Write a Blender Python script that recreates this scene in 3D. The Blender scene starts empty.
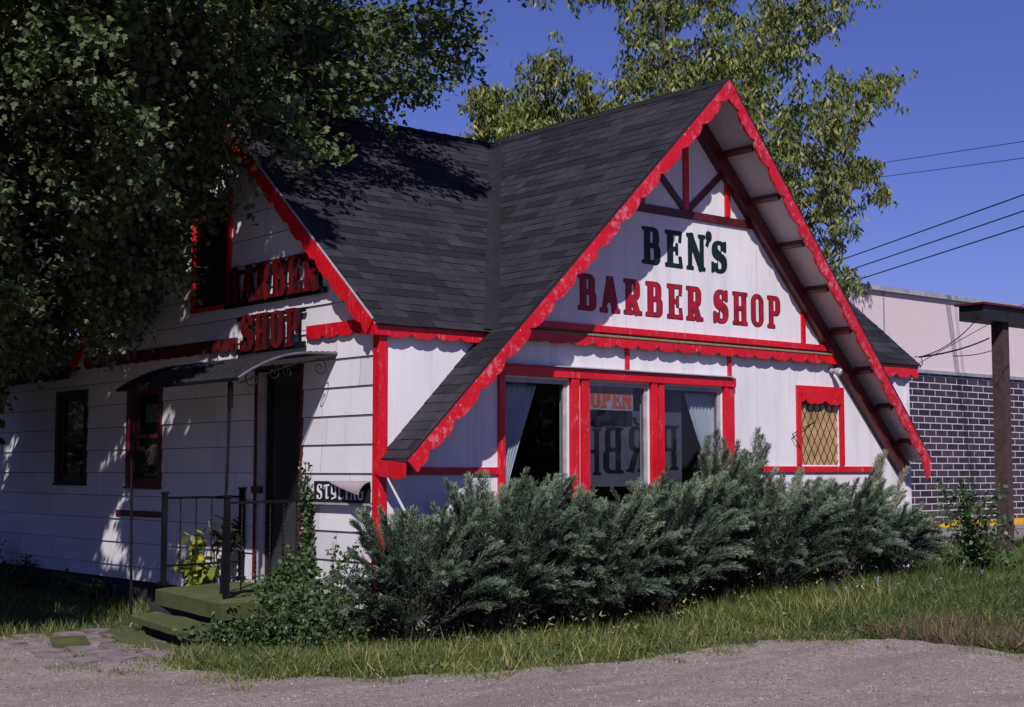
import bpy, bmesh, math, random
import numpy as np
from mathutils import Vector, Matrix, noise
random.seed(7); rng = np.random.default_rng(7)
R = math.radians
scene = bpy.context.scene
COL = scene.collection

# ------------------------------------------------------------------ camera
C0 = Vector((-8.829, -12.572, 1.55))
YAW = math.atan2(0.7631, 0.6463)          # heading of the view
PITCH = R(4.578)
FPX, PCX, PCY = 1455.0, 512.0, 353.5
cam_d = bpy.data.cameras.new('camera'); cam = bpy.data.objects.new('camera', cam_d); COL.objects.link(cam)
cam_d.sensor_width = 36; cam_d.lens = FPX / 1024 * 36; cam_d.clip_end = 3000; cam_d.clip_start = 0.05
cam.location = C0; cam.rotation_euler = (R(90) + PITCH, 0, YAW - R(90))
scene.camera = cam
_v = np.array([math.cos(YAW), math.sin(YAW), 0]); _r = np.array([math.sin(YAW), -math.cos(YAW), 0]); _u = np.array([0, 0, 1.])
_F = _v*math.cos(PITCH) + _u*math.sin(PITCH); _U = -_v*math.sin(PITCH) + _u*math.cos(PITCH)
def proj(P):
    d = np.asarray(P, float) - np.array(C0); z = d @ _F
    return np.stack([PCX + FPX*(d @ _r)/z, PCY - FPX*(d @ _U)/z], -1)
def in_poly(pts, poly):
    x, y = pts[:, 0], pts[:, 1]; c = np.zeros(len(pts), bool); n = len(poly)
    for i in range(n):
        x1, y1 = poly[i]; x2, y2 = poly[(i+1) % n]
        m = ((y1 > y) != (y2 > y)); xi = (x2-x1)*(y-y1)/((y2-y1) or 1e-9) + x1
        c ^= m & (x < xi)
    return c

# ------------------------------------------------------------------ object helpers
def tag(o, label=None, cat=None, group=None, kind=None):
    if label: o['label'] = label
    if cat: o['category'] = cat
    if group: o['group'] = group
    if kind: o['kind'] = kind
    return o
def thing(name, label, cat, loc=(0, 0, 0), group=None):
    o = bpy.data.objects.new(name, None); COL.objects.link(o); o.location = loc; o.empty_display_size = .2
    return tag(o, label, cat, group)
def link(name, me, m, parent=None):
    o = bpy.data.objects.new(name, me); COL.objects.link(o)
    if m is not None and not me.materials: me.materials.append(m)
    if parent is not None:
        o.parent = parent; o.matrix_parent_inverse = Matrix.Translation(parent.matrix_basis.translation).inverted() if parent.type == 'EMPTY' else Matrix.Identity(4)
    return o

class MB:
    """collects shapes in world space for one mesh"""
    def __init__(s): s.v = []; s.f = []; s.t = []
    def poly(s, pts, tone=0.5):
        n = len(s.v); s.v += [tuple(p) for p in pts]; s.f.append(tuple(range(n, n+len(pts)))); s.t.append(tone); return s
    def mesh(s, v, f, tone=0.5):
        n = len(s.v); s.v += [tuple(p) for p in v]; s.f += [tuple(i+n for i in q) for q in f]; s.t += [tone]*len(f); return s
    def box(s, a, b, tone=0.5):
        x0, y0, z0 = [min(p, q) for p, q in zip(a, b)]; x1, y1, z1 = [max(p, q) for p, q in zip(a, b)]
        v = [(x0,y0,z0),(x1,y0,z0),(x1,y1,z0),(x0,y1,z0),(x0,y0,z1),(x1,y0,z1),(x1,y1,z1),(x0,y1,z1)]
        return s.mesh(v, [(3,2,1,0),(4,5,6,7),(0,1,5,4),(1,2,6,5),(2,3,7,6),(3,0,4,7)], tone)
    def beam(s, p, q, w, h, upv=(0, 0, 1), tone=0.5):
        """bar from p to q; w across, h along upv"""
        p, q = Vector(p), Vector(q); d = (q-p).normalized(); u = Vector(upv); u = (u - d*u.dot(d)).normalized(); c = d.cross(u)
        v = [pt + c*a*w/2 + u*b*h/2 for pt in (p, q) for a, b in ((-1,-1),(1,-1),(1,1),(-1,1))]
        return s.mesh(v, [(0,1,2,3),(7,6,5,4),(4,5,1,0),(5,6,2,1),(6,7,3,2),(7,4,0,3)], tone)
    def tube(s, pts, r, n=8, caps=True, tone=0.5):
        pts = [Vector(p) for p in pts]; rr = r if hasattr(r, '__len__') else [r]*len(pts); base = len(s.v); ref = Vector((0.31, 0.2, 0.93))
        for i, p in enumerate(pts):
            d = (pts[min(i+1, len(pts)-1)] - pts[max(i-1, 0)]).normalized()
            a = d.cross(ref)
            if a.length < 0.05: a = d.cross(Vector((1, 0, 0)))
            a.normalize(); b = d.cross(a)
            for k in range(n):
                t = 2*math.pi*k/n; s.v.append(tuple(p + (a*math.cos(t)+b*math.sin(t))*rr[i]))
        for i in range(len(pts)-1):
            for k in range(n):
                k2 = (k+1) % n; s.f.append((base+i*n+k, base+i*n+k2, base+(i+1)*n+k2, base+(i+1)*n+k)); s.t.append(tone)
        if caps:
            s.f.append(tuple(base+k for k in range(n))[::-1]); s.t.append(tone)
            s.f.append(tuple(base+(len(pts)-1)*n+k for k in range(n))); s.t.append(tone)
        return s
    def prism(s, outline, ext, tone=0.5):
        """outline (3d loop) extruded by vector ext"""
        n = len(outline); e = Vector(ext); v = [Vector(p) for p in outline]; v += [p+e for p in v]
        f = [tuple(range(n))[::-1], tuple(range(n, 2*n))] + [(i, (i+1) % n, n+(i+1) % n, n+i) for i in range(n)]
        return s.mesh(v, f, tone)
    def data(s, name, fixn=True, bevel=0, clips=(), smooth=False):
        me = bpy.data.meshes.new(name); me.from_pydata(s.v, [], s.f); me.update()
        at = me.attributes.new('tone', 'FLOAT', 'FACE'); at.data.foreach_set('value', s.t)
        bm = bmesh.new(); bm.from_mesh(me)
        for co, no in clips:       # keep the side the normal points away from
            bmesh.ops.bisect_plane(bm, geom=bm.verts[:]+bm.edges[:]+bm.faces[:], plane_co=co, plane_no=no, clear_outer=True)
        if bevel:
            bmesh.ops.bevel(bm, geom=[e for e in bm.edges if len(e.link_faces) == 2 and e.calc_face_angle(0) > 0.5], offset=bevel, segments=2, profile=.6, affect='EDGES', clamp_overlap=True)
        if fixn: bmesh.ops.recalc_face_normals(bm, faces=bm.faces[:])
        bm.to_mesh(me); bm.free()
        if smooth: me.polygons.foreach_set('use_smooth', [True]*len(me.polygons))
        return me
    def build(s, name, m, parent=None, **k):
        return link(name, s.data(name, **k), m, parent)

def np_mesh(name, V, F, tone=None, m=None, parent=None):
    """V (n,3), F (k,3) int -> object"""
    me = bpy.data.meshes.new(name); me.vertices.add(len(V)); me.vertices.foreach_set('co', V.astype(np.float32).ravel())
    k = F.shape[1]; me.loops.add(F.size); me.loops.foreach_set('vertex_index', F.astype(np.int32).ravel())
    me.polygons.add(len(F)); me.polygons.foreach_set('loop_start', np.arange(0, F.size, k, dtype=np.int32))
    me.polygons.foreach_set('loop_total', np.full(len(F), k, np.int32)) if False else None
    me.update(calc_edges=True)
    if tone is not None:
        at = me.attributes.new('tone', 'FLOAT', 'FACE'); at.data.foreach_set('value', tone.astype(np.float32))
    return link(name, me, m, parent)
def frames(d, up=None, roll=None):
    """orthonormal frames with x axis = d (n,3)"""
    d = d/np.linalg.norm(d, axis=1, keepdims=True)
    if up is None: up = np.tile([0, 0, 1.], (len(d), 1))
    n = up - d*(up*d).sum(1, keepdims=True); ln = np.linalg.norm(n, axis=1, keepdims=True)
    n = np.where(ln < 1e-3, np.array([[1., 0, 0]]), n/np.maximum(ln, 1e-6)); s = np.cross(n, d)
    if roll is not None:
        c, q = np.cos(roll)[:, None], np.sin(roll)[:, None]; n, s = n*c + s*q, s*c - n*q
    return d, s, n
def scatter(T, TF, pos, d, scale, up=None, roll=None):
    """template T (k,3) x=along y=side z=normal, faces TF; -> V, F"""
    dx, sy, nz = frames(d, up, roll); sc = np.asarray(scale)[:, None, None] if np.ndim(scale) == 1 else np.asarray(scale)[:, None, :]
    t = T[None]*sc
    V = pos[:, None] + t[..., 0:1]*dx[:, None] + t[..., 1:2]*sy[:, None] + t[..., 2:3]*nz[:, None]
    n, k = V.shape[:2]; F = (TF[None] + (np.arange(n)*k)[:, None, None]).reshape(-1, TF.shape[1])
    return V.reshape(-1, 3), F

# ------------------------------------------------------------------ materials
def mat(name):
    m = bpy.data.materials.new(name); m.use_nodes = True; nt = m.node_tree; b = nt.nodes['Principled BSDF']
    b.inputs['Specular IOR Level'].default_value = 0.35; return m, nt, b
def nd(nt, t, **k):
    n = nt.nodes.new(t)
    for a, v in k.items():
        if a.startswith('_'): setattr(n, a[1:], v)
        else:
            n.inputs[a.replace('__', ' ')].default_value = v
    return n
def ramp(nt, fac, stops, interp='LINEAR'):
    n = nt.nodes.new('ShaderNodeValToRGB'); cr = n.color_ramp; cr.interpolation = interp
    while len(cr.elements) < len(stops): cr.elements.new(0.5)
    for e, (p, c) in zip(cr.elements, stops):
        e.position = p; e.color = (c, c, c, 1) if isinstance(c, (int, float)) else (*c, 1)
    nt.links.new(fac, n.inputs['Fac']); return n.outputs['Color']
def mix(nt, fac, a, b, mode='MIX'):
    n = nt.nodes.new('ShaderNodeMix'); n.data_type = 'RGBA'; n.blend_type = mode
    for s, v in ((n.inputs[0], fac), (n.inputs[6], a), (n.inputs[7], b)):
        if hasattr(v, 'is_linked'): nt.links.new(v, s)
        else: s.default_value = v if isinstance(v, (int, float)) else ((*v, 1) if len(v) == 3 else v)
    return n.outputs[2]
def noise_t(nt, scale, detail=4, rough=.55, mp=(1, 1, 1), src='Object', dist=0):
    tc = nt.nodes.new('ShaderNodeTexCoord'); mpn = nt.nodes.new('ShaderNodeMapping'); mpn.inputs['Scale'].default_value = mp
    nt.links.new(tc.outputs[src], mpn.inputs['Vector']); n = nt.nodes.new('ShaderNodeTexNoise')
    n.inputs['Scale'].default_value = scale; n.inputs['Detail'].default_value = detail; n.inputs['Roughness'].default_value = rough; n.inputs['Distortion'].default_value = dist
    nt.links.new(mpn.outputs[0], n.inputs['Vector']); return n.outputs['Fac']
def bump(nt, b, h, strength=.3, dist=.01):
    n = nt.nodes.new('ShaderNodeBump'); n.inputs['Strength'].default_value = strength; n.inputs['Distance'].default_value = dist
    nt.links.new(h, n.inputs['Height']); nt.links.new(n.outputs[0], b.inputs['Normal']); return n
def attr(nt, name='tone'):
    n = nt.nodes.new('ShaderNodeAttribute'); n.attribute_name = name; return n.outputs['Fac']

def plain(name, c, rough=.6, spec=.35, metal=0, vary=.25, scale=6, bmp=.15):
    m, nt, b = mat(name); n = noise_t(nt, scale, 6, .6)
    lo = tuple(x*(1-vary) for x in c); hi = tuple(min(1, x*(1+vary)) for x in c)
    nt.links.new(ramp(nt, n, [(.3, lo), (.7, hi)]), b.inputs['Base Color'])
    b.inputs['Roughness'].default_value = rough; b.inputs['Specular IOR Level'].default_value = spec; b.inputs['Metallic'].default_value = metal
    if bmp: bump(nt, b, noise_t(nt, scale*12, 3), bmp, .004)
    return m
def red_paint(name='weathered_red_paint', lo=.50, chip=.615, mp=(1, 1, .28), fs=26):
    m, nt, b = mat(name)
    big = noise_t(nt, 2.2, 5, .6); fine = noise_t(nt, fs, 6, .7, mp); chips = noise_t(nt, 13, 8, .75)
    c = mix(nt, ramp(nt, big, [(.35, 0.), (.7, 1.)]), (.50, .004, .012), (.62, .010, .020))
    c = mix(nt, mix(nt, 1., ramp(nt, fine, [(lo, 0.), (lo+.12, .75)]), ramp(nt, noise_t(nt, 1.7, 4, .6), [(.42, 0.), (.58, 1.)]), 'MULTIPLY'), c, (.62, .20, .25))     # chalking paint; on the front rakes also sun gloss painted as pink
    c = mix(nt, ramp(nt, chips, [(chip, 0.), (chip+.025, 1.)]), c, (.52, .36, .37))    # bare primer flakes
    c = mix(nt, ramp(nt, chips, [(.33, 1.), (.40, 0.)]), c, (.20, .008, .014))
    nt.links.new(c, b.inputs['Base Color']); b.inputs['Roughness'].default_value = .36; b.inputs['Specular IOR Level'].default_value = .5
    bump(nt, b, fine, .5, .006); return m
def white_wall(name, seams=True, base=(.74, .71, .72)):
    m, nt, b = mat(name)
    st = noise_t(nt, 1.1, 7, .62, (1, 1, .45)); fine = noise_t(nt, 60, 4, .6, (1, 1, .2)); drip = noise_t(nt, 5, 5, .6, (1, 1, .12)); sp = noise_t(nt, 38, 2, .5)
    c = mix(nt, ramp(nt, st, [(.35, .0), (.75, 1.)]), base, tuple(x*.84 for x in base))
    c = mix(nt, ramp(nt, drip, [(.50, 0.), (.72, .6)]), c, tuple(x*y for x, y in zip(base, (.68, .67, .64))))
    c = mix(nt, ramp(nt, noise_t(nt, 2.6, 8, .7, dist=.6), [(.60, 0.), (.63, .22)]), c, tuple(x*.8 for x in base))
    c = mix(nt, ramp(nt, sp, [(.76, 0.), (.79, .6)]), c, (.32, .30, .28))
    if seams:
        tc = nt.nodes.new('ShaderNodeTexCoord'); sx = nt.nodes.new('ShaderNodeSeparateXYZ'); nt.links.new(tc.outputs['Object'], sx.inputs[0])
        def mth(op, a, v=None):
            n = nt.nodes.new('ShaderNodeMath'); n.operation = op; nt.links.new(a, n.inputs[0])
            if v is not None: n.inputs[1].default_value = v
            return n.outputs[0]
        fr = mth('FRACT', mth('DIVIDE', mth('SUBTRACT', sx.outputs['X'], 1.185-12.2), 1.22)); line = mth('LESS_THAN', fr, .0055)
        n = mth('MULTIPLY', line, .55); c = mix(nt, n, c, (.25, .23, .23))
    nt.links.new(c, b.inputs['Base Color']); b.inputs['Roughness'].default_value = .62
    bump(nt, b, fine, .22, .004); return m
def siding_mat():
    m, nt, b = mat('white_asbestos_siding')
    grain = noise_t(nt, 22, 5, .6, (1, 1, .18)); st = noise_t(nt, 1.3, 7, .6); drip = noise_t(nt, 6, 5, .6, (1, 1, .1))
    c = mix(nt, ramp(nt, st, [(.35, 0.), (.72, 1.)]), (.70, .68, .70), (.58, .565, .585))
    c = mix(nt, ramp(nt, drip, [(.58, 0.), (.75, .5)]), c, (.42, .40, .40))
    c = mix(nt, .35, c, mix(nt, attr(nt), (.50, .48, .50), (.78, .76, .78)))
    nt.links.new(c, b.inputs['Base Color']); b.inputs['Roughness'].default_value = .6; bump(nt, b, grain, .3, .005); return m
def shingle_mat():
    m, nt, b = mat('asphalt_shingle')
    g = noise_t(nt, 160, 3, .7); g2 = noise_t(nt, 3.5, 4, .6)
    c = ramp(nt, attr(nt), [(0., (.0035, .0035, .005)), (.35, (.0085, .008, .012)), (.7, (.022, .021, .028)), (1., (.040, .038, .049))])
    c = mix(nt, ramp(nt, g, [(.35, 0.), (.75, .5)]), c, (.05, .047, .058))
    c = mix(nt, ramp(nt, g2, [(.4, 0.), (.75, .5)]), c, (.009, .009, .012))
    nt.links.new(c, b.inputs['Base Color']); b.inputs['Roughness'].default_value = .85; b.inputs['Specular IOR Level'].default_value = .25
    bump(nt, b, g, .5, .004); return m
def leaf_mat(name, stops, back=None, trans=.25, rough=.5):
    m, nt, b = mat(name); c = ramp(nt, attr(nt), stops)
    if back is not None:
        g = nt.nodes.new('ShaderNodeNewGeometry'); c = mix(nt, g.outputs['Backfacing'], c, back)
    nt.links.new(c, b.inputs['Base Color']); b.inputs['Roughness'].default_value = rough; b.inputs['Specular IOR Level'].default_value = .4
    if trans:
        out = nt.nodes['Material Output']; t = nt.nodes.new('ShaderNodeBsdfTranslucent'); ms = nt.nodes.new('ShaderNodeMixShader'); ms.inputs[0].default_value = trans
        br = mix(nt, 1., c, (1.3, 1.5, .6), 'MULTIPLY'); nt.links.new(br, t.inputs[0])
        nt.links.new(b.outputs[0], ms.inputs[1]); nt.links.new(t.outputs[0], ms.inputs[2]); nt.links.new(ms.outputs[0], out.inputs['Surface'])
    return m
def glass_mat(name='window_glass', tint=(.75, .78, .8)):
    m, nt, b = mat(name); out = nt.nodes['Material Output']
    t = nd(nt, 'ShaderNodeBsdfTransparent'); t.inputs[0].default_value = (*tint, 1); g = nd(nt, 'ShaderNodeBsdfGlossy'); g.inputs['Roughness'].default_value = .03
    lw_ = nd(nt, 'ShaderNodeLayerWeight', Blend=.5); pw = nd(nt, 'ShaderNodeMath'); pw.operation = 'POWER'; pw.inputs[1].default_value = 4.; nt.links.new(lw_.outputs['Facing'], pw.inputs[0]); ad = nd(nt, 'ShaderNodeMath'); ad.operation = 'MULTIPLY_ADD'; ad.inputs[1].default_value = .8; ad.inputs[2].default_value = .035; nt.links.new(pw.outputs[0], ad.inputs[0]); ms = nd(nt, 'ShaderNodeMixShader')
    nt.links.new(ad.outputs[0], ms.inputs[0]); nt.links.new(t.outputs[0], ms.inputs[1]); nt.links.new(g.outputs[0], ms.inputs[2]); nt.links.new(ms.outputs[0], out.inputs['Surface'])
    bn = nd(nt, 'ShaderNodeBump', Strength=.12, Distance=.02); nt.links.new(noise_t(nt, 1.6, 2), bn.inputs['Height']); nt.links.new(bn.outputs[0], g.inputs['Normal'])
    return m
def brick_mat():
    m, nt, b = mat('dark_glazed_brick')
    tc = nd(nt, 'ShaderNodeTexCoord'); sp = nd(nt, 'ShaderNodeSeparateXYZ'); cb = nd(nt, 'ShaderNodeCombineXYZ')
    nt.links.new(tc.outputs['Object'], sp.inputs[0]); nt.links.new(sp.outputs['X'], cb.inputs['X']); nt.links.new(sp.outputs['Z'], cb.inputs['Y'])
    br = nd(nt, 'ShaderNodeTexBrick'); br.inputs['Scale'].default_value = 1; br.inputs['Brick Width'].default_value = .50; br.inputs['Row Height'].default_value = .172
    br.inputs['Mortar Size'].default_value = .013; br.inputs['Mortar Smooth'].default_value = .15; br.inputs['Bias'].default_value = -.1
    br.inputs['Color1'].default_value = (.020, .017, .028, 1); br.inputs['Color2'].default_value = (.055, .040, .055, 1); br.inputs['Mortar'].default_value = (.56, .49, .49, 1)
    nt.links.new(cb.outputs[0], br.inputs['Vector'])
    c = mix(nt, ramp(nt, noise_t(nt, 3, 6, .6), [(.45, 0.), (.8, .22)]), br.outputs['Color'], (.16, .12, .13)); nt.links.new(c, b.inputs['Base Color'])
    b.inputs['Roughness'].default_value = .45; bump(nt, b, br.outputs['Fac'], -.6, .01); return m

RED = red_paint(lo=.57, chip=.655); REDW = red_paint('peeling_glare_red_paint', .50, .62, (1, 1, 1), 11); WALL = white_wall('painted_plywood'); SOFFIT = white_wall('soffit_paint', False, (.62, .58, .60)); SID = siding_mat(); SHIN = shingle_mat()
DKRED = plain('oxblood_paint', (.085, .010, .014), .4, .5, vary=.4)
CHAR = plain('charcoal_trim', (.018, .016, .018), .5)
IRON = plain('black_iron', (.006, .006, .008), .5, .18, vary=.5)
ROLL = plain('valley_roll_roofing', (.013, .013, .017), .8)
GREY = plain('grey_weathered_trim', (.34, .32, .34), .55, vary=.3)
WTRIM = plain('chalky_white_trim', (.62, .59, .62), .55, vary=.2)
TAN = plain('bare_wood', (.22, .16, .09), .7, vary=.5, scale=20)
GREEN_LETTER = plain('dark_green_sign_paint', (.005, .018, .014), .5, vary=.3)
RED_LETTER = plain('crimson_sign_paint', (.32, .008, .022), .5, vary=.35, scale=9)
OUTLINE = plain('letter_outline_paint', (.045, .02, .022), .5)
CUTRED = plain('cutout_letter_shaded_red', (.10, .004, .007), .45, vary=.5)  # red darkened to stand in for leaf shade on the letters
BLACK = plain('black_sign_paint', (.012, .016, .016), .5)
WHITE_L = plain('white_sign_paint', (.72, .70, .72), .5, vary=.15)
ORANGE = plain('orange_red_ink', (.92, .11, .015), .5, vary=.2)
REDINK = plain('red_ink', (.42, .03, .02), .5, vary=.2)
PAPER = plain('grey_card', (.42, .42, .46), .6, vary=.2)
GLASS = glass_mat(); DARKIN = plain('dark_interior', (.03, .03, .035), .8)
CURT = plain('sheer_curtain', (.80, .80, .83), .8, vary=.12)
AWN = plain('corrugated_steel', (.045, .042, .052), .42, .5, .4, vary=.35, scale=9)
AWNL = plain('awning_edge_steel', (.12, .115, .135), .4, .5, .3, vary=.35)
FOUND = plain('foundation_block', (.035, .032, .034), .85, vary=.4)
AMBER = plain('amber_pane', (.42, .27, .12), .35, .6, vary=.35, scale=5)
CARPET = None
BARK = plain('bark', (.075, .060, .048), .9, vary=.45, scale=14, bmp=.8)
TWIG = plain('twig', (.12, .095, .075), .9, vary=.3)
MAPLE = leaf_mat('silver_maple_leaf', [(0., (.022, .042, .014)), (.5, (.062, .090, .026)), (.9, (.15, .16, .055)), (1., (.26, .27, .18))], (.070, .100, .040), .20, .65)
ASH = leaf_mat('ash_leaf', [(0., (.040, .066, .012)), (.5, (.125, .150, .030)), (.93, (.27, .28, .085)), (.97, (.45, .32, .03)), (1., (.55, .36, .03))], None, .2)
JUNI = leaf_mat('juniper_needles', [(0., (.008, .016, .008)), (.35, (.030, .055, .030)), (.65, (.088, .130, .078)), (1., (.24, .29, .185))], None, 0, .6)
JDRY = leaf_mat('dry_juniper_needles', [(0., (.12, .115, .07)), (1., (.30, .29, .20))], None, 0, .7)
GRASS = leaf_mat('grass_blades', [(0., (.022, .040, .010)), (.45, (.070, .108, .024)), (.75, (.165, .185, .045)), (1., (.42, .36, .14))], None, .25)
VINE = leaf_mat('vine_leaf', [(0., (.030, .062, .026)), (.6, (.060, .105, .038)), (1., (.12, .17, .06))], None, .2)
YLEAF = leaf_mat('yellowing_leaf', [(0., (.10, .17, .03)), (.6, (.26, .30, .04)), (1., (.62, .50, .05))], None, .3)
DLEAF = leaf_mat('withered_leaf', [(0., (.012, .018, .012)), (1., (.035, .040, .025))], None, .1)

# ------------------------------------------------------------------ world + sun
SUN = Vector((-.63, -.72, .94)).normalized()      # towards the sun
w = bpy.data.worlds.new('World'); scene.world = w; w.use_nodes = True; nt = w.node_tree; bg = nt.nodes['Background']
sky = nt.nodes.new('ShaderNodeTexSky'); sky.sky_type = 'NISHITA'; sky.sun_disc = False; sky.sun_elevation = math.asin(SUN.z); sky.sun_rotation = math.atan2(SUN.x, SUN.y) % (2*math.pi)
sky.air_density = 1.0; sky.dust_density = .35; sky.ozone_density = 5.5; sky.altitude = 200
tint = nt.nodes.new('ShaderNodeMix'); tint.data_type = 'RGBA'; tint.blend_type = 'MULTIPLY'; tint.inputs[0].default_value = 1; tint.inputs[7].default_value = (1.06, .90, 1.62, 1)
nt.links.new(sky.outputs[0], tint.inputs[6]); nt.links.new(tint.outputs[2], bg.inputs[0]); bg.inputs[1].default_value = .055
sd = bpy.data.lights.new('sun', 'SUN'); sd.energy = 4.95; sd.angle = R(.53); sd.color = (1, .94, .945); so = bpy.data.objects.new('sun', sd); COL.objects.link(so)
so.rotation_euler = SUN.to_track_quat('Z', 'Y').to_euler()
vs = scene.view_settings; vs.view_transform = 'Standard'; vs.look = 'None'; vs.exposure = 0; vs.gamma = 1; vs.use_curve_mapping = False

# ------------------------------------------------------------------ glyphs (slab-serif sign lettering)
def rb(x0, y0, x1, y1, r=0.001):
    cx, cy, hx, hy = (x0+x1)/2, (y0+y1)/2, (x1-x0)/2, (y1-y0)/2; r = min(r, hx-1e-4, hy-1e-4)
    def f(x, y):
        qx = np.abs(x-cx)-hx+r; qy = np.abs(y-cy)-hy+r
        return np.hypot(np.maximum(qx, 0), np.maximum(qy, 0)) + np.minimum(np.maximum(qx, qy), 0) - r
    return f
def sg(x0, y0, x1, y1, w):
    def f(x, y):
        dx, dy = x1-x0, y1-y0; L = math.hypot(dx, dy); t = ((x-x0)*dx+(y-y0)*dy)/L; s = np.abs((x-x0)*dy-(y-y0)*dx)/L
        return np.maximum(s-w/2, np.abs(t-L/2)-L/2)
    return f
def U(*a): return lambda x, y: np.minimum.reduce([g(x, y) for g in a])
def sub(a, *b): return lambda x, y: np.maximum.reduce([a(x, y)]+[-g(x, y) for g in b])
def glyph(ch):
    st = lambda x, w=.17: U(rb(x, 0, x+w, 1), rb(x-.06, 0, x+w+.06, .055), rb(x-.06, .945, x+w+.06, 1))
    if ch == 'B': return U(rb(.08,0,.25,1), rb(0,0,.3,.06), rb(0,.94,.3,1), sub(rb(.12,.47,.57,1,.17), rb(.22,.545,.40,.93,.08)), sub(rb(.12,0,.62,.55,.17), rb(.22,.07,.44,.475,.08))), .64
    if ch == 'P': return U(rb(.08,0,.25,1), rb(0,0,.33,.06), rb(0,.94,.3,1), sub(rb(.12,.42,.60,1,.18), rb(.22,.495,.42,.93,.08))), .62
    if ch == 'R': return U(rb(.08,0,.25,1), rb(0,0,.32,.06), rb(0,.94,.3,1), sub(rb(.12,.45,.59,1,.17), rb(.22,.525,.41,.93,.08)), sg(.33,.50,.53,0,.17), rb(.42,0,.68,.06)), .68
    if ch == 'E': return U(rb(.08,0,.25,1), rb(0,0,.5,.065), rb(0,.935,.5,1), rb(.2,.47,.42,.54), sg(.56,1,.53,.73,.06), sg(.535,.28,.58,0,.07), rb(.39,.36,.44,.65)), .62
    if ch == 'N': return U(st(.06,.10), st(.50,.10), sg(.10,1,.56,0,.17)), .67
    if ch == 'H': return U(st(.07,.16), st(.42,.16), rb(.2,.47,.45,.54)), .67
    if ch == 'A': return U(sg(.30,1,.11,0,.09), sg(.32,1,.53,0,.17), rb(.17,.30,.46,.365), rb(0,0,.22,.06), rb(.42,0,.66,.06), rb(.24,.93,.40,1)), .68
    if ch == 'O': return sub(rb(0,0,.56,1,.26), rb(.17,.075,.39,.925,.11)), .58
    if ch == 'S':
        up = sub(rb(.02,.42,.54,1,.24), rb(.20,.56,.37,.93,.09), rb(.34,.38,.8,.74)); lo = sub(rb(.02,0,.57,.60,.25), rb(.21,.07,.40,.46,.09), rb(-.2,.26,.24,.62))
        return U(up, lo, sg(.10,.72,.48,.36,.19), rb(.49,.70,.545,1), rb(.0,0,.055,.30)), .60
    if ch == 'C': return U(sub(rb(0,0,.56,1,.25), rb(.17,.07,.40,.93,.1), rb(.36,.3,.8,.7)), rb(.5,.68,.56,1)), .60
    if ch == "'": return U(rb(.02,.72,.24,.98,.11), sg(.17,.86,.04,.58,.07)), .26
    if ch == 'T': return U(rb(.2,.08,.36,.95,.05), sg(.02,.88,.56,.95,.12), sg(.22,.06,.50,.12,.11), sg(.05,.66,.05,.9,.06)), .58
    if ch == 'Y': return U(rb(.04,.40,.18,1,.04), rb(.38,.10,.53,1,.04), sg(.08,.42,.42,.30,.12), sg(.08,.03,.46,.16,.11)), .57
    if ch == 'L': return U(rb(.06,.03,.21,1,.04), sg(.1,.05,.5,.13,.12), sg(.0,.9,.22,.98,.08)), .52
    if ch == 'I': return U(rb(.06,.03,.21,.97,.04), sg(.0,.92,.26,.96,.08), sg(.02,.03,.3,.1,.09)), .32
    if ch == 'M': return U(rb(.04,.02,.17,.9,.03), rb(.40,.02,.53,.9,.03), sg(.1,.9,.47,.82,.12)), .58
    if ch == 'G': return U(sub(rb(0,0,.54,1,.2), rb(.15,.12,.39,.88,.08), rb(.34,.58,.8,.82)), rb(.3,.42,.54,.52)), .6
    raise KeyError(ch)
_gc = {}
def glyph_polys(ch, grow=0.0, N=44):
    if (ch, grow) in _gc: return _gc[(ch, grow)]
    f, w = glyph(ch); h = 1.0/N; xs = np.arange(-.08, w+.1, h); ys = np.arange(-.06, 1.07, h)
    X, Y = np.meshgrid(xs, ys, indexing='ij'); S = f(X, Y)-grow; V = []; F = []; key = {}
    def vid(k, p):
        if k not in key: key[k] = len(V); V.append(p)
        return key[k]
    for i in range(len(xs)-1):
        for j in range(len(ys)-1):
            cs = [(i, j), (i+1, j), (i+1, j+1), (i, j+1)]; vals = [S[c] for c in cs]
            if min(vals) >= 0: continue
            poly = []
            for a in range(4):
                c, d = cs[a], cs[(a+1) % 4]; va, vb = vals[a], vals[(a+1) % 4]
                if va < 0: poly.append(vid(c, (xs[c[0]], ys[c[1]])))
                if (va < 0) != (vb < 0):
                    lo, hi = sorted((c, d)); vl, vh = S[lo], S[hi]; t = vl/(vl-vh)
                    poly.append(vid((lo, hi), (xs[lo[0]]+(xs[hi[0]]-xs[lo[0]])*t, ys[lo[1]]+(ys[hi[1]]-ys[lo[1]])*t)))
            if len(poly) >= 3: F.append(tuple(poly))
    _gc[(ch, grow)] = (V, F, w); return V, F, w
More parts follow.
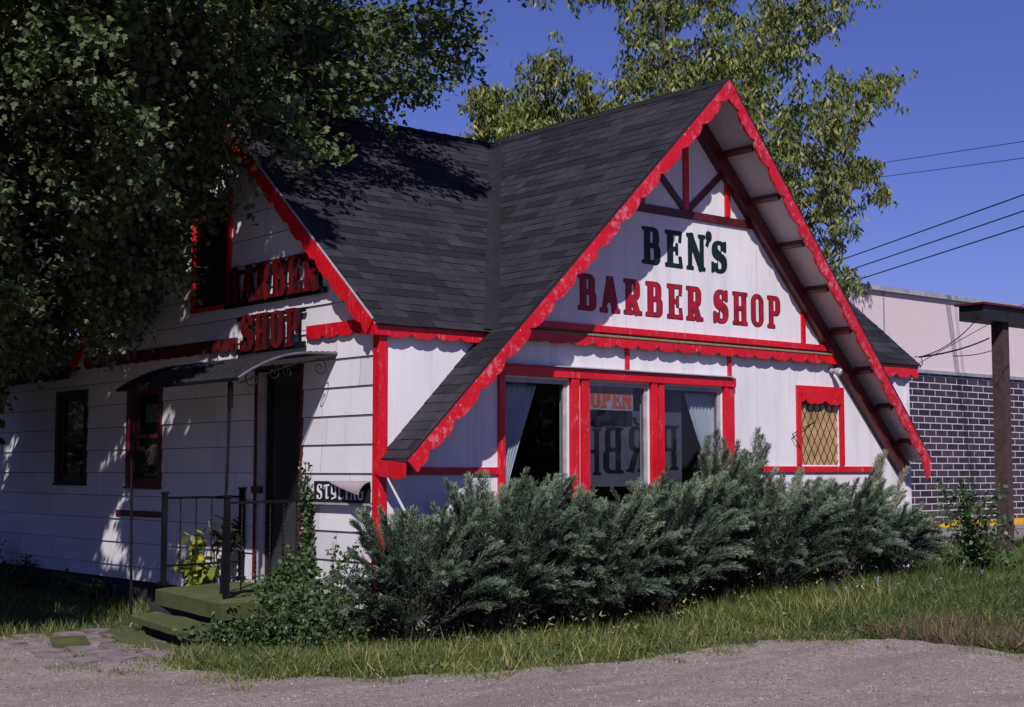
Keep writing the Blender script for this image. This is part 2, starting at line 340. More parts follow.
def letter(ch, o, ux, uy, wid, hgt, m, parent, depth=0.0, grow=0.0, side=None, name='letter', sh=0.0):
    """one letter; o lower-left corner, ux / uy unit vectors, extruded along ux x uy when depth"""
    V, F, w = glyph_polys(ch, grow); o, ux, uy = Vector(o), Vector(ux), Vector(uy); k = wid/w; n = ux.cross(uy)
    if n.length < .5: n = Vector((0, -1, 0))
    P = [o + ux*(x*k + sh*y) + uy*(y*hgt) for x, y in V]
    if not depth:
        me = bpy.data.meshes.new(name); me.from_pydata(P, [], F); return link(name, me, m, parent)
    nv = len(P); faces = list(F); front = [p + n*depth for p in P]; cnt = {}
    for f in F:
        for a in range(len(f)):
            e = (f[a], f[(a+1) % len(f)]); cnt[tuple(sorted(e))] = cnt.get(tuple(sorted(e)), []) + [e]
    faces = [tuple(i+nv for i in f) for f in F] + [tuple(reversed(f)) for f in F]
    edge = [(e[0][0], e[0][1]) for e in cnt.values() if len(e) == 1]
    ns = len(faces); faces += [(a, b, b+nv, a+nv) for a, b in edge]
    me = bpy.data.meshes.new(name); me.from_pydata(P+front, [], faces); me.materials.append(m); me.materials.append(side or m)
    for i in range(ns, len(faces)): me.polygons[i].material_index = 1
    return link(name, me, None, parent)

# ------------------------------------------------------------------ ground, road, path
def gz(x, y):
    t = min(max((x-1)/7., 0), 1); h = -0.2 + .28*t*t*(3-2*t)
    return h
def gz_v(x, y):
    t = np.clip((x-1)/7., 0, 1); return -0.2 + .28*t*t*(3-2*t)
def ground_mat(name, cols, gscale, peb=60, tint=None, bs=.6):
    m, nt, b = mat(name); big = noise_t(nt, .5, 6, .6); mid = noise_t(nt, 5, 6, .65)
    vo = nd(nt, 'ShaderNodeTexVoronoi', Scale=peb); tc = nd(nt, 'ShaderNodeTexCoord'); nt.links.new(tc.outputs['Object'], vo.inputs['Vector'])
    vo2 = nd(nt, 'ShaderNodeTexVoronoi', Scale=peb*.36); nt.links.new(tc.outputs['Object'], vo2.inputs['Vector'])
    c = ramp(nt, mid, [(.3, cols[0]), (.7, cols[1])]); c = mix(nt, ramp(nt, big, [(.4, 0.), (.65, .7)]), c, cols[2])
    sepc = nd(nt, 'ShaderNodeSeparateColor'); nt.links.new(vo.outputs['Color'], sepc.inputs[0])
    c = mix(nt, .5, c, ramp(nt, sepc.outputs[0], [(0., tuple(x*.45 for x in cols[1])), (.7, cols[1]), (.93, tuple(min(1, x*1.4) for x in cols[1])), (1., tuple(min(1, x*2.4) for x in cols[1]))]))
    sep2 = nd(nt, 'ShaderNodeSeparateColor'); nt.links.new(vo2.outputs['Color'], sep2.inputs[0])
    c = mix(nt, ramp(nt, sep2.outputs[1], [(.9, 0.), (.92, .22)], 'CONSTANT'), c, tuple(min(1, x*2.1) for x in cols[1]))
    c = mix(nt, ramp(nt, noise_t(nt, 1.0, 5, .6, (.35, 1.6, 1), dist=.5), [(.46, 0.), (.60, .45)]), c, tuple(x*.72 for x in cols[0])); c = mix(nt, ramp(nt, noise_t(nt, 2.3, 6, .7), [(.60, 0.), (.70, .4)]), c, tuple(min(1, x*1.25) for x in cols[1]))
    nt.links.new(c, b.inputs['Base Color']); b.inputs['Roughness'].default_value = .9; b.inputs['Specular IOR Level'].default_value = .2
    bump(nt, b, vo.outputs['Distance'], bs, .012); return m
SOIL = ground_mat('bare_soil', [(.055, .050, .036), (.09, .08, .055), (.05, .055, .028)], 1, 45)
GRAVEL = ground_mat('pinkish_gravel', [(.185, .155, .140), (.28, .235, .215), (.165, .138, .115)], 1, 70)
ASPH = ground_mat('grey_paving', [(.17, .15, .16), (.23, .21, .22), (.20, .18, .19)], 1, 60)

def height_sheet(name, x0, x1, y0, y1, nx, ny, dz, m, bumpy=.0, inside=None, edges=None):
    xs = np.linspace(x0, x1, nx); ys = np.linspace(y0, y1, ny); me = bpy.data.meshes.new(name); v = []; f = []
    for i, x in enumerate(xs):
        for j, y in enumerate(ys):
            n = noise.noise(Vector((x*.9, y*.9, 1)))*bumpy + noise.noise(Vector((x*4, y*4, 3)))*bumpy*.35
            v.append((x, y, gz(x, y)+dz+n))
    for i in range(nx-1):
        for j in range(ny-1):
            a = i*ny+j; f.append((a, a+ny, a+ny+1, a+1))
    me.from_pydata(v, [], f); me.polygons.foreach_set('use_smooth', [True]*len(f)); return link(name, me, m)
bm = MB()   # far ground out to the horizon with a near fine sheet inside it
xs = [-900, -300, -80, -30, 1, 2, 3, 4, 5, 6, 7, 8, 30, 80, 300, 900]; ys = [-900, -200, -40, 40, 200, 900]
for i in range(len(xs)-1):
    for j in range(len(ys)-1):
        q = [(xs[i], ys[j]), (xs[i+1], ys[j]), (xs[i+1], ys[j+1]), (xs[i], ys[j+1])]; bm.poly([(x, y, gz(x, y)-.06) for x, y in q])
tag(bm.build('ground', SOIL, fixn=False), kind='structure')
tag(height_sheet('yard_ground', -14, 16, -8, 14, 120, 90, -.012, SOIL, .012), kind='structure')

# gravel lot: everything on the camera side of this wavering edge
edge = [(-14, 6.0), (-8, 4.2), (-4.6, 2.9), (-3.4, 2.55), (-2.75, 2.45), (-2.1, 1.2), (-2.35, .2), (-2.75, -.7), (-2.36, -1.95), (-1.5, -2.45), (-.05, -2.86), (.88, -2.94), (1.8, -2.84), (2.6, -2.95), (2.95, -3.3), (3.4, -3.9), (3.5, -4.6), (3.3, -5.4), (6, -7.2), (12, -10.5), (30, -22)]
def edge_pts(P, step=.06):
    out = []
    for (x0, y0), (x1, y1) in zip(P, P[1:]):
        n = max(2, int(math.hypot(x1-x0, y1-y0)/step)); n = min(n, 90)
        for k in range(n):
            t = k/n; x = x0+(x1-x0)*t; y = y0+(y1-y0)*t; o = (noise.noise(Vector((x*2.1, y*2.1, 0)))*.17 + noise.noise(Vector((x*7, y*7, 5)))*.09)
            out.append((x+o*.7, y+o))
    return out
ep = edge_pts(edge)
def inside_lot(x, y):      # which side of the edge
    return in_poly(np.stack([np.atleast_1d(x), np.atleast_1d(y)], -1), ep[::2] + [(30, -60), (-60, -60), (-60, 6)])
bmv = bmesh.new()
vs_ = [bmv.verts.new((x, y, 0)) for x, y in ep] + [bmv.verts.new(p) for p in ((30, -60, 0), (-60, -60, 0), (-60, 8, 0))]
bmv.faces.new(vs_); bmesh.ops.triangulate(bmv, faces=bmv.faces[:])
for c in [-14+i*.6 for i in range(60)]: bmesh.ops.bisect_plane(bmv, geom=bmv.verts[:]+bmv.edges[:]+bmv.faces[:], plane_co=(c, 0, 0), plane_no=(1, 0, 0))
for v in bmv.verts: v.co.z = gz(v.co.x, v.co.y) + .012
me = bpy.data.meshes.new('gravel_lot'); bmv.to_mesh(me); bmv.free()
tag(link('gravel_lot', me, GRAVEL), kind='structure')
# loose stones lying on the lot
def stones(n, box, smin, smax, name, m, keep=None, z0=.012):
    x = rng.uniform(box[0], box[1], n); y = rng.uniform(box[2], box[3], n)
    if keep is not None: k = keep(x, y); x, y = x[k], y[k]
    T = np.array([[1,0,0],[0,.8,0],[-1,.1,0],[0,-.9,0],[0,0,.7],[0,0,-.4]], float); TF = np.array([[0,1,4],[1,2,4],[2,3,4],[3,0,4],[1,0,5],[2,1,5],[3,2,5],[0,3,5]])
    n = len(x); d = rng.normal(size=(n, 3)); d[:, 2] *= .2; s = smin*(smax/smin)**(rng.random(n)**2.2)
    V, F = scatter(T, TF, np.stack([x, y, gz_v(x, y)+z0], -1), d, s, roll=rng.normal(0, .3, n)); return np_mesh(name, V, F, np.repeat(rng.random(n), 8), m)
mm, ntm, bb = mat('gravel_stone'); ntm.links.new(ramp(ntm, attr(ntm), [(0., (.08, .065, .065)), (.7, (.22, .18, .18)), (.96, (.32, .27, .27)), (1., (.50, .45, .45))]), bb.inputs['Base Color']); bb.inputs['Roughness'].default_value = .85; STONE = mm
tag(stones(42000, (-4.4, 5, -6.5, 2.5), .004, .017, 'gravel_stones', STONE, lambda x, y: inside_lot(x, y)), 'loose pinkish stones scattered over the gravel lot', 'gravel', kind='stuff')

# flagstones of the path
SLAB = plain('flagstone', (.175, .14, .145), .85, vary=.4, scale=5, bmp=.5); BRK = plain('red_paver', (.22, .07, .06), .85, vary=.3)
fb = MB(); fr = random.Random(5)
def slab(cx, cy, rx, ry, rot, z):
    k = 7; pts = []
    for i in range(k):
        a = 2*math.pi*i/k + fr.uniform(-.2, .2); sx = abs(math.cos(a))**.6*math.copysign(1, math.cos(a)); sy = abs(math.sin(a))**.6*math.copysign(1, math.sin(a))
        x, y = rx*sx*fr.uniform(.85, 1.05), ry*sy*fr.uniform(.85, 1.05); pts.append((cx+x*math.cos(rot)-y*math.sin(rot), cy+x*math.sin(rot)+y*math.cos(rot), z))
    fb.prism([(p[0], p[1], z-.05) for p in pts], (0, 0, .05+fr.uniform(-.006, .006)), fr.random())
for gx in range(5):
    for gy in range(6):
        x = -3.15+gx*.38+fr.uniform(-.05, .05); y = .15+gy*.44+fr.uniform(-.06, .06)
        if x > -2.0 and y < 1.0 or (x > -1.75): continue
        slab(x, y, .165, .19, fr.uniform(-.15, .15), -.165)
tag(fb.build('flagstone_path', SLAB), kind='structure')

# green artificial turf carpet
m, ntc, b = mat('green_artificial_turf'); f1 = noise_t(ntc, 140, 3, .7); f2 = noise_t(ntc, 3, 5, .6)
c = ramp(ntc, f1, [(.3, (.028, .042, .010)), (.7, (.080, .098, .026))]); c = mix(ntc, ramp(ntc, f2, [(.4, 0.), (.75, .6)]), c, (.13, .115, .06)); ntc.links.new(c, b.inputs['Base Color']); b.inputs['Roughness'].default_value = .95; bump(ntc, b, f1, .8, .01); CARPET = m
def slab_obj(name, quad, z0, z1, m, parent=None, bevel=.02, sag=0, lab=None, cat=None):
    """quad of xy corners -> thick draped slab with rounded lip"""
    N = 14; M = 10; s = MB(); top = []; a, b_, c_, d = [Vector((*q, 0)) for q in quad]
    for i in range(N+1):
        for j in range(M+1):
            u, v = i/N, j/M; p = (a*(1-u)+b_*u)*(1-v) + (d*(1-u)+c_*u)*v
            e = min(u, 1-u, v, 1-v); z = z1 + noise.noise(Vector((p.x*3, p.y*3, z1*7)))*.012 - (bevel if e == 0 else 0) - sag*math.sin(u*math.pi)*(1-v)
            top.append((p.x + noise.noise(Vector((p.y*4, z1, 0)))*.02*(v == 0), p.y, z))
    s.v = top; idx = lambda i, j: i*(M+1)+j
    s.f = [(idx(i, j), idx(i+1, j), idx(i+1, j+1), idx(i, j+1)) for i in range(N) for j in range(M)]
    loop = [idx(i, 0) for i in range(N+1)] + [idx(N, j) for j in range(1, M+1)] + [idx(i, M) for i in range(N-1, -1, -1)] + [idx(0, j) for j in range(M-1, 0, -1)]
    n0 = len(s.v); s.v += [(s.v[k][0], s.v[k][1], z0) for k in loop]; L = len(loop)
    s.f += [(loop[k], n0+k, n0+(k+1) % L, loop[(k+1) % L]) for k in range(L)]; s.f.append(tuple(n0+k for k in range(L))[::-1]); s.t = [.5]*len(s.f)
    o = s.build(name, m, parent, smooth=False); return o
STEMG = plain('green_stem', (.035, .05, .022), .8, vary=.3)
st = thing('entrance_steps', 'low entrance landing and step covered in green turf carpet below the side door', 'steps', (-.8, 1.4, -.2))
slab_obj('landing', [(-1.27, 2.50), (-1.60, .42), (-.03, .42), (-.03, 2.85)], .06, .25, CARPET, st, .03, .0)
MB().box((-1.30, .5, -.3), (-.04, 2.6, .07)).build('riser', DARKIN, st)
slab_obj('step', [(-1.62, 2.42), (-1.98, .30), (-1.52, .25), (-1.30, 2.50)], -.10, .0, CARPET, st, .03, .015)
MB().prism([(-1.52, 2.3, -.3), (-1.86, .4, -.3), (-1.4, .4, -.3), (-1.28, 2.3, -.3)], (0, 0, .205)).build('riser', DARKIN, st)
mt = slab_obj('carpet_mat', [(-1.95, 2.35), (-2.45, .62), (-2.02, .38), (-1.66, 2.30)], -.19, -.165, CARPET, None, .006)
tag(mt, 'flat scrap of green turf carpet on the ground right below the step', 'mat')
mt = slab_obj('carpet_mat', [(-2.72, 1.95), (-2.95, 1.28), (-2.62, 1.18), (-2.38, 1.86)], -.19, -.140, CARPET, None, .006)
tag(mt, 'small worn green carpet square lying out on the flagstones', 'mat')

# ------------------------------------------------------------------ the shop
shop = thing('barber_shop', 'white barber shop with steep dark roof and scalloped red trim', 'building', (4.7, 3.6, 0))
EAVE_Y, EAVE_Z, RIDGE_Y, RIDGE_Z = -.10, 3.10, 3.72, 6.33
SL = (RIDGE_Z-EAVE_Z)/(RIDGE_Y-EAVE_Y)
GX, GZ = 4.72, 6.40                      # gable ridge
mz = lambda y: EAVE_Z + (y-EAVE_Y)*SL    # main roof top surface
WR = 9.45                                # right end of the front wall
BACK_Y = 2*RIDGE_Y - EAVE_Y

def wall_grid(name, x0, x1, z0, z1, y, th, holes, m, parent):
    xs = sorted({x0, x1, *[h[0] for h in holes], *[h[1] for h in holes]}); zs = sorted({z0, z1, *[h[2] for h in holes], *[h[3] for h in holes]}); s = MB()
    def solid(i, k):
        cx, cz = (xs[i]+xs[i+1])/2, (zs[k]+zs[k+1])/2
        return 0 <= i < len(xs)-1 and 0 <= k < len(zs)-1 and not any(h[0] < cx < h[1] and h[2] < cz < h[3] for h in holes)
    nx, nz = len(xs)-1, len(zs)-1
    for i in range(nx):
        for k in range(nz):
            if not solid(i, k): continue
            a, b_, c, d = xs[i], xs[i+1], zs[k], zs[k+1]
            s.poly([(a, y, c), (b_, y, c), (b_, y, d), (a, y, d)]); s.poly([(a, y+th, c), (a, y+th, d), (b_, y+th, d), (b_, y+th, c)])
            if i == 0 or not solid(i-1, k): s.poly([(a, y, c), (a, y, d), (a, y+th, d), (a, y+th, c)])
            if i == nx-1 or not solid(i+1, k): s.poly([(b_, y, c), (b_, y+th, c), (b_, y+th, d), (b_, y, d)])
            if k == 0 or not solid(i, k-1): s.poly([(a, y, c), (a, y+th, c), (b_, y+th, c), (b_, y, c)])
            if k == nz-1 or not solid(i, k+1): s.poly([(a, y, d), (b_, y, d), (b_, y+th, d), (a, y+th, d)])
    return s.build(name, m, parent, fixn=False)
ZF = .10
W1, W2, W3 = (1.69, 2.68, .72, 2.60), (3.00, 4.02, .72, 2.60), (4.27, 5.36, .72, 2.60); SW = (6.95, 7.80, 1.62, 2.60)
front = wall_grid('wall', 0.0, WR, ZF, 3.14, 0, .15, [W1, W2, W3, SW], WALL, shop)
tri = MB().prism([(1.60, 0, 3.143), (7.84, 0, 3.143), (GX, 0, 6.263)], (0, .12, 0)); tri.build('gable_wall', WALL, shop)
MB().box((WR-.12, .153, ZF), (WR, 7.3, 3.10)).build('wall', SID, shop)
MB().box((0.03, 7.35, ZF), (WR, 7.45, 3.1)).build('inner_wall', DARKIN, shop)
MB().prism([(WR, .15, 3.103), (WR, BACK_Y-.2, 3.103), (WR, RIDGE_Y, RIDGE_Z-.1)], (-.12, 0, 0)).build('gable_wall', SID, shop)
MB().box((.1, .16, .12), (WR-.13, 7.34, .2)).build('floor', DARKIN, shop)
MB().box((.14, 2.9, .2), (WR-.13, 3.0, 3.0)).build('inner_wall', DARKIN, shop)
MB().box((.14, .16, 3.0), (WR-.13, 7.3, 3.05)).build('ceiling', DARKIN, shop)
# foundation
fo = MB().box((.05, .04, -.4), (WR-.05, .2, ZF-.002)).box((.06, .2, -.4), (.2, 10.7, ZF-.002)).box((WR-.2, .2, -.4), (WR-.05, 7.3, ZF-.002)); fo.build('foundation', FOUND, shop)

# side wall in courses
DOOR = (1.52, 2.50, .27, 2.72); SW1 = (4.97, 5.85, 1.39, 2.61); SW2 = (7.28, 8.22, 1.42, 2.64); ATT = (3.2, 4.08, 3.58, 4.90)
def siding(y0, y1, z0, z1, holes, name, clips, parent, seed=1):
    rr = random.Random(seed); s = MB(); H = .3125; z = 1.51-H*5
    while z < z1:
        za, zb = max(z, z0), min(z+H, z1)
        if zb > za+.001:
            ys = [y0]; yy = y0 + rr.uniform(.2, 1.2)
            while yy < y1: ys.append(yy); yy += 1.22
            ys.append(y1); cuts = sorted({*ys, *[h[0] for h in holes if y0 < h[0] < y1], *[h[1] for h in holes if y0 < h[1] < y1]})
            zc = sorted({za, zb, *[h[2] for h in holes if za < h[2] < zb], *[h[3] for h in holes if za < h[3] < zb]})
            tone = {k: rr.random() for k in ys}; cur = .5
            for a, b_ in zip(cuts, cuts[1:]):
                if a in tone: cur = tone[a]
                g = .004 if a in ys[1:-1] else 0
                for c, d in zip(zc, zc[1:]):
                    if any(h[0] < (a+b_)/2 < h[1] and h[2] < (c+d)/2 < h[3] for h in holes): continue
                    xo = lambda q: -.018*(z+H-q)/H - .002; gp = .008
                    c_ = c + (gp if c == za else 0)
                    s.poly([(xo(c_), b_, c_), (xo(c_), a+g, c_), (xo(d), a+g, d), (xo(d), b_, d)], cur)
                    if c == za: s.poly([(0, b_, c_), (0, a+g, c_), (xo(c_), a+g, c_), (xo(c_), b_, c_)], cur)
        z += H
    return s.build(name, SID, parent, fixn=False, clips=clips)
rk = lambda y: 0
nrm = Vector((0, -SL, 1)).normalized(); nrm2 = Vector((0, SL, 1)).normalized()
siding(.0, 10.6, ZF-.02, 3.12, [DOOR, SW1, SW2], 'wall', [], shop, 3)
siding(.0, 7.45, 3.12, 6.3, [ATT], 'gable_wall', [((0, EAVE_Y, EAVE_Z-.08), nrm), ((0, BACK_Y, EAVE_Z-.08), nrm2)], shop, 8)
wall_b = MB()   # backing behind the courses (with the same openings)
def yz_grid(s, x, y0, y1, z0, z1, holes, clipname=None):
    ys = sorted({y0, y1, *[h[0] for h in holes], *[h[1] for h in holes]}); zs = sorted({z0, z1, *[h[2] for h in holes], *[h[3] for h in holes]})
    for a, b_ in zip(ys, ys[1:]):
        for c, d in zip(zs, zs[1:]):
            if not any(h[0] < (a+b_)/2 < h[1] and h[2] < (c+d)/2 < h[3] for h in holes): s.poly([(x, b_, c), (x, a, c), (x, a, d), (x, b_, d)])
    return s
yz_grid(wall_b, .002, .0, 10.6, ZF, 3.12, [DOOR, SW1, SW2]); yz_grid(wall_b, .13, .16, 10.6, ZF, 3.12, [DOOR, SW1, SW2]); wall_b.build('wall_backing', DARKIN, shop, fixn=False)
s = MB(); yz_grid(s, .004, .0, 7.45, 3.12, 6.3, []); s.build('wall_backing', DARKIN, shop, fixn=False, clips=[((0, EAVE_Y, EAVE_Z-.12), nrm), ((0, BACK_Y, EAVE_Z-.12), nrm2)])

# ---- shingled planes
def shingles(name, o, ud, vd, W, L, clips, parent, seed, row=.142, tab=.205):
    """rows climb along vd from the eave line o + ud*[0,W]"""
    rr = random.Random(seed); o, ud, vd = Vector(o), Vector(ud).normalized(), Vector(vd).normalized(); n = ud.cross(vd); s = MB(); k = 0
    if n.z < 0: n = -n
    v = 0; run = 0; dk = 0
    while v < L:
        jog = rr.uniform(-.006, .006); u = -rr.uniform(0, tab); prev = rr.random()
        while u < W:
            wv = tab*rr.choice((.85, 1, 1, 1.15)); a, b_ = max(u, 0), min(u+wv, W)
            if b_ > a+.004:
                run -= 1
                if run <= 0: run = rr.choice((1, 2, 2, 3, 4)); dk = rr.random() < .30; prev = rr.random()
                pn = noise.noise(Vector((u*.9+seed*3, v*1.8, 0)))
                t = (.12 if dk else .66) + .14*pn + .26*(rr.random()-.5) + .20*(prev-.5)
                t = min(1, max(0, t)); up = .009 + rr.uniform(-.003, .004); g = .007
                P = lambda uu, vv, h: o + ud*uu + vd*vv + n*h
                v1 = min(v+row+.03, L+.02); s.poly([P(a+g, v+jog, up), P(b_, v+jog, up), P(b_, v1, .003), P(a+g, v1, .003)], t)
                s.poly([P(a+g, v+jog, -.004), P(b_, v+jog, -.004), P(b_, v+jog, up), P(a+g, v+jog, up)], t*.8)
                s.poly([P(a+g, v+jog, -.002), P(a+g, v+jog, up), P(a+g, v1, .003), P(a+g, v1, -.004)], t*.5)
            u += wv
        v += row
    return s.build(name, SHIN, parent, fixn=False, clips=clips)
XL, XR = -.13, 9.62
mlen = math.hypot(RIDGE_Y-EAVE_Y, RIDGE_Z-EAVE_Z)
roof = MB()  # deck boards of the main roof
def deck(pts, th, s): 
    a, b_, c = [Vector(p) for p in pts[:3]]; n = (b_-a).cross(c-a).normalized()
    if n.z < 0: n = -n
    s.prism([Vector(p)-n*.012 for p in pts], -n*th)
vx = lambda y: mz(y) - (GZ-GX)          # valley x (left) at y
yv0 = EAVE_Y
deck([(XL, EAVE_Y, mz(EAVE_Y)), (vx(EAVE_Y), EAVE_Y, mz(EAVE_Y)), (vx(RIDGE_Y), RIDGE_Y, RIDGE_Z), (XL, RIDGE_Y, RIDGE_Z)], .07, roof)
deck([(XR, EAVE_Y, mz(EAVE_Y)), (2*GX-vx(EAVE_Y), EAVE_Y, mz(EAVE_Y)), (2*GX-vx(RIDGE_Y), RIDGE_Y, RIDGE_Z), (XR, RIDGE_Y, RIDGE_Z)], .07, roof)
deck([(XL, BACK_Y, EAVE_Z), (XR, BACK_Y, EAVE_Z), (XR, RIDGE_Y, RIDGE_Z), (XL, RIDGE_Y, RIDGE_Z)], .07, roof)
roof_o = roof.build('roof', WTRIM, shop)
vn = Vector((1, -SL, 0)).normalized()    # valley clip (left main piece keeps x < valley)
vco = Vector((vx(0), 0, 0)); vnr = Vector((-1, -SL, 0)).normalized(); vcor = Vector((2*GX-vx(0), 0, 0))
shingles('shingles', (XL-.015, EAVE_Y-.03, mz(EAVE_Y-.03)), (1, 0, 0), (0, 1, SL), 6.2, mlen+.03, [(vco, vn)], roof_o, 1)
shingles('shingles', (XR-5.6, EAVE_Y-.03, mz(EAVE_Y-.03)), (1, 0, 0), (0, 1, SL), 5.615, mlen+.03, [(vcor, vnr)], roof_o, 2)
shingles('shingles', (XL-.015, BACK_Y+.03, EAVE_Z-.03*SL), (1, 0, 0), (0, -1, SL), XR-XL+.03, mlen+.03, [], roof_o, 3)
# gable roof
OA, OL, OR = .72, .50, .36               # overhang at apex, left foot, right foot
XFL, XFR = .0, 9.40
def gdeck(sgn, s):
    e = EAVE_Z+.0; xe = GX - sgn*(GZ-e); xf = XFL if sgn > 0 else XFR; of = OL if sgn > 0 else OR; ov = lambda x: OA + (of-OA)*abs(x-GX)/abs(xf-GX); zg = lambda x: GZ-abs(x-GX)
    deck([(GX, -ov(GX), GZ), (xe, -ov(xe), zg(xe)), (xe, EAVE_Y, zg(xe)), (GX, RIDGE_Y+.05, GZ)], .05, s)
    xf2 = xe - sgn*.003
    deck([(xf2, -ov(xf2), zg(xf2)), (xf, -of, zg(xf)), (xf, -.004, zg(xf)), (xf2, -.004, zg(xf2))], .05, s)
    return ov, zg, xe, xf, of
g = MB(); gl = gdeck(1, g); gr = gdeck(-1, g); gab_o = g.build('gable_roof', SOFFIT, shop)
S2 = math.sqrt(2)
for sgn, (ov, zg, xe, xf, of), seed in ((1, gl, 5), (-1, gr, 6)):
    fn = Vector((-(OA-of)/abs(GX-xf)*(-sgn)*-1, -1, 0)); # front edge plane normal (towards the street)
    p0, p1 = Vector((GX, -OA-.02, 0)), Vector((xf, -of-.02, 0)); dd = (p1-p0).normalized(); fn = Vector((dd.y, -dd.x, 0))
    if fn.y > 0: fn = -fn
    W = RIDGE_Y+1.2
    o = (xf-sgn*.02, -1.1, zg(xf)-.02); ln = (abs(GX-xf)+.02)*S2
    cut = [(p0, fn)]
    # main valley side
    shingles('shingles', o, (0, 1, 0), (sgn, 0, 1), W, ln, cut + [((GX-sgn*0, RIDGE_Y, 0), (-SL*0 - sgn*1, SL, 0)) if False else (Vector((xe, EAVE_Y, 0)), Vector((-sgn*1, SL, 0)).normalized()), (Vector((xe, 0, 0)), Vector((-sgn, 0, 0)))], gab_o, seed)
    shingles('shingles', o, (0, 1, 0), (sgn, 0, 1), W, ln, cut + [(Vector((0, -.002, 0)), Vector((0, 1, 0))), (Vector((xe, 0, 0)), Vector((sgn, 0, 0)))], gab_o, seed+10)
# ridge caps
def caps(p, q, nL, nR, parent, n):
    s = MB(); p, q = Vector(p), Vector(q); d = (q-p)/n
    for i in range(n):
        a = p+d*i; b_ = p+d*(i+1.12); t = random.random()*.6+.1; up = Vector((0, 0, .028)); lo = Vector((0, 0, .016))
        s.poly([a+up, b_+lo, b_+nL*.13+lo, a+nL*.13+up], t); s.poly([a+up, a+nR*.13+up, b_+nR*.13+lo, b_+lo], t)
        s.poly([a+up, a+nL*.13+up, a+nL*.13, a], t*.5); s.poly([a+up, a, a+nR*.13, a+nR*.13+up], t*.5)
    s.build('ridge_cap', SHIN, parent, fixn=False)
caps((GX, -OA-.02, GZ), (GX, RIDGE_Y, GZ), Vector((-1, 0, -1)).normalized(), Vector((1, 0, -1)).normalized(), gab_o, 20)
caps((XL-.015, RIDGE_Y, RIDGE_Z), (XR+.015, RIDGE_Y, RIDGE_Z), Vector((0, -1, -SL)).normalized(), Vector((0, 1, -SL)).normalized(), roof_o, 46)
# valley flashing strips
for sgn in (1, -1):
    s = MB(); bx = (GX - sgn*(GX - vx(EAVE_Y))); a = Vector((bx, EAVE_Y-.03, EAVE_Z-.02)); b_ = Vector((GX - sgn*(GX-vx(RIDGE_Y-.05)), RIDGE_Y-.05, RIDGE_Z-.04)); up = Vector((0, 0, .034))
    e1 = Vector((-sgn, 0, 0))*.115; e2 = Vector((0, -.115, 0)) if True else None
    g2 = Vector((0, -.13, 0))
    s.poly([a+up, a+up+e1, b_+up+e1, b_+up]); s.poly([a+up, b_+up, b_+up+g2, a+up+g2]); s.poly([a+e1, b_+e1, b_+e1+up, a+e1+up]); s.build('valley_flashing', ROLL, roof_o, fixn=False)

# ---- scalloped boards
def scallop(p, q, down, width, amp, pitch, th, face, m, name='fascia', parent=None, seed=0, taper=None):
    """straight upper edge p->q, wavy lower edge, thickness th along face"""
    p, q, down, face = Vector(p), Vector(q), Vector(down).normalized(), Vector(face).normalized(); L = (q-p).length; d = (q-p)/L; n = max(8, int(L/.022)); rr = random.Random(seed)
    ph = rr.uniform(0, 1); up = []; lo = []
    for i in range(n+1):
        u = L*i/n; c = (u/pitch+ph+.12*noise.noise(Vector((u*.8, seed*2.3, 1)))) % 1; c = c**.82; w_ = width + amp*(math.sqrt(max(0, 1-(2*c-1)**2)) - .72) + .010*noise.noise(Vector((u*5, seed, 0)))
        w_ += amp*.35*math.exp(-((c-.5)/.06)**2)*-.6
        up.append(p+d*u); lo.append(p+d*u+down*w_)
    s = MB(); N = n+1; F_ = face*th
    v = up + lo + [x+F_ for x in up] + [x+F_ for x in lo]; f = []
    for i in range(n):
        f += [(i, N+i, N+i+1, i+1), (2*N+i, 2*N+i+1, 3*N+i+1, 3*N+i), (N+i, 3*N+i, 3*N+i+1, N+i+1), (i, i+1, 2*N+i+1, 2*N+i)]
    f += [(0, 2*N, 3*N, N), (n, N+n, 3*N+n, 2*N+n)]
    s.mesh(v, f); return s.build(name, m, parent)
for sgn, (ov, zg, xe, xf, of) in ((1, gl), (-1, gr)):
    tip = Vector((xf-sgn*.03, -of-.004, zg(xf)-.03)); ap = Vector((GX, -OA-.004, GZ+.0)); inn = Vector((sgn, 0, -1)).normalized(); 
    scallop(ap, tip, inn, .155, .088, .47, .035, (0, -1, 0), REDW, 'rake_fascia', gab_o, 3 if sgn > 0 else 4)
    # dark drip edge along the shingles
    MB().beam(ap+Vector((0, -.02, .012)), tip+Vector((0, -.02, .012)), .035, .022, (0, 0, 1)).build('drip_edge', CHAR, gab_o)
# right tail board and left eave return
MB().prism([(9.36, -.405, 1.74), (9.40, -.405, 1.50), (9.32, -.405, 1.42), (9.24, -.405, 1.62), (9.20, -.405, 1.72), (9.28, -.405, 1.80)], (0, .03, 0)).build('fascia_tail', RED, gab_o)
scallop((-.035, -.002, 1.66), (-.035, -.52, 1.62), (0, 0, -1), .16, .06, .26, .03, (-1, 0, 0), RED, 'eave_return', gab_o, 2)
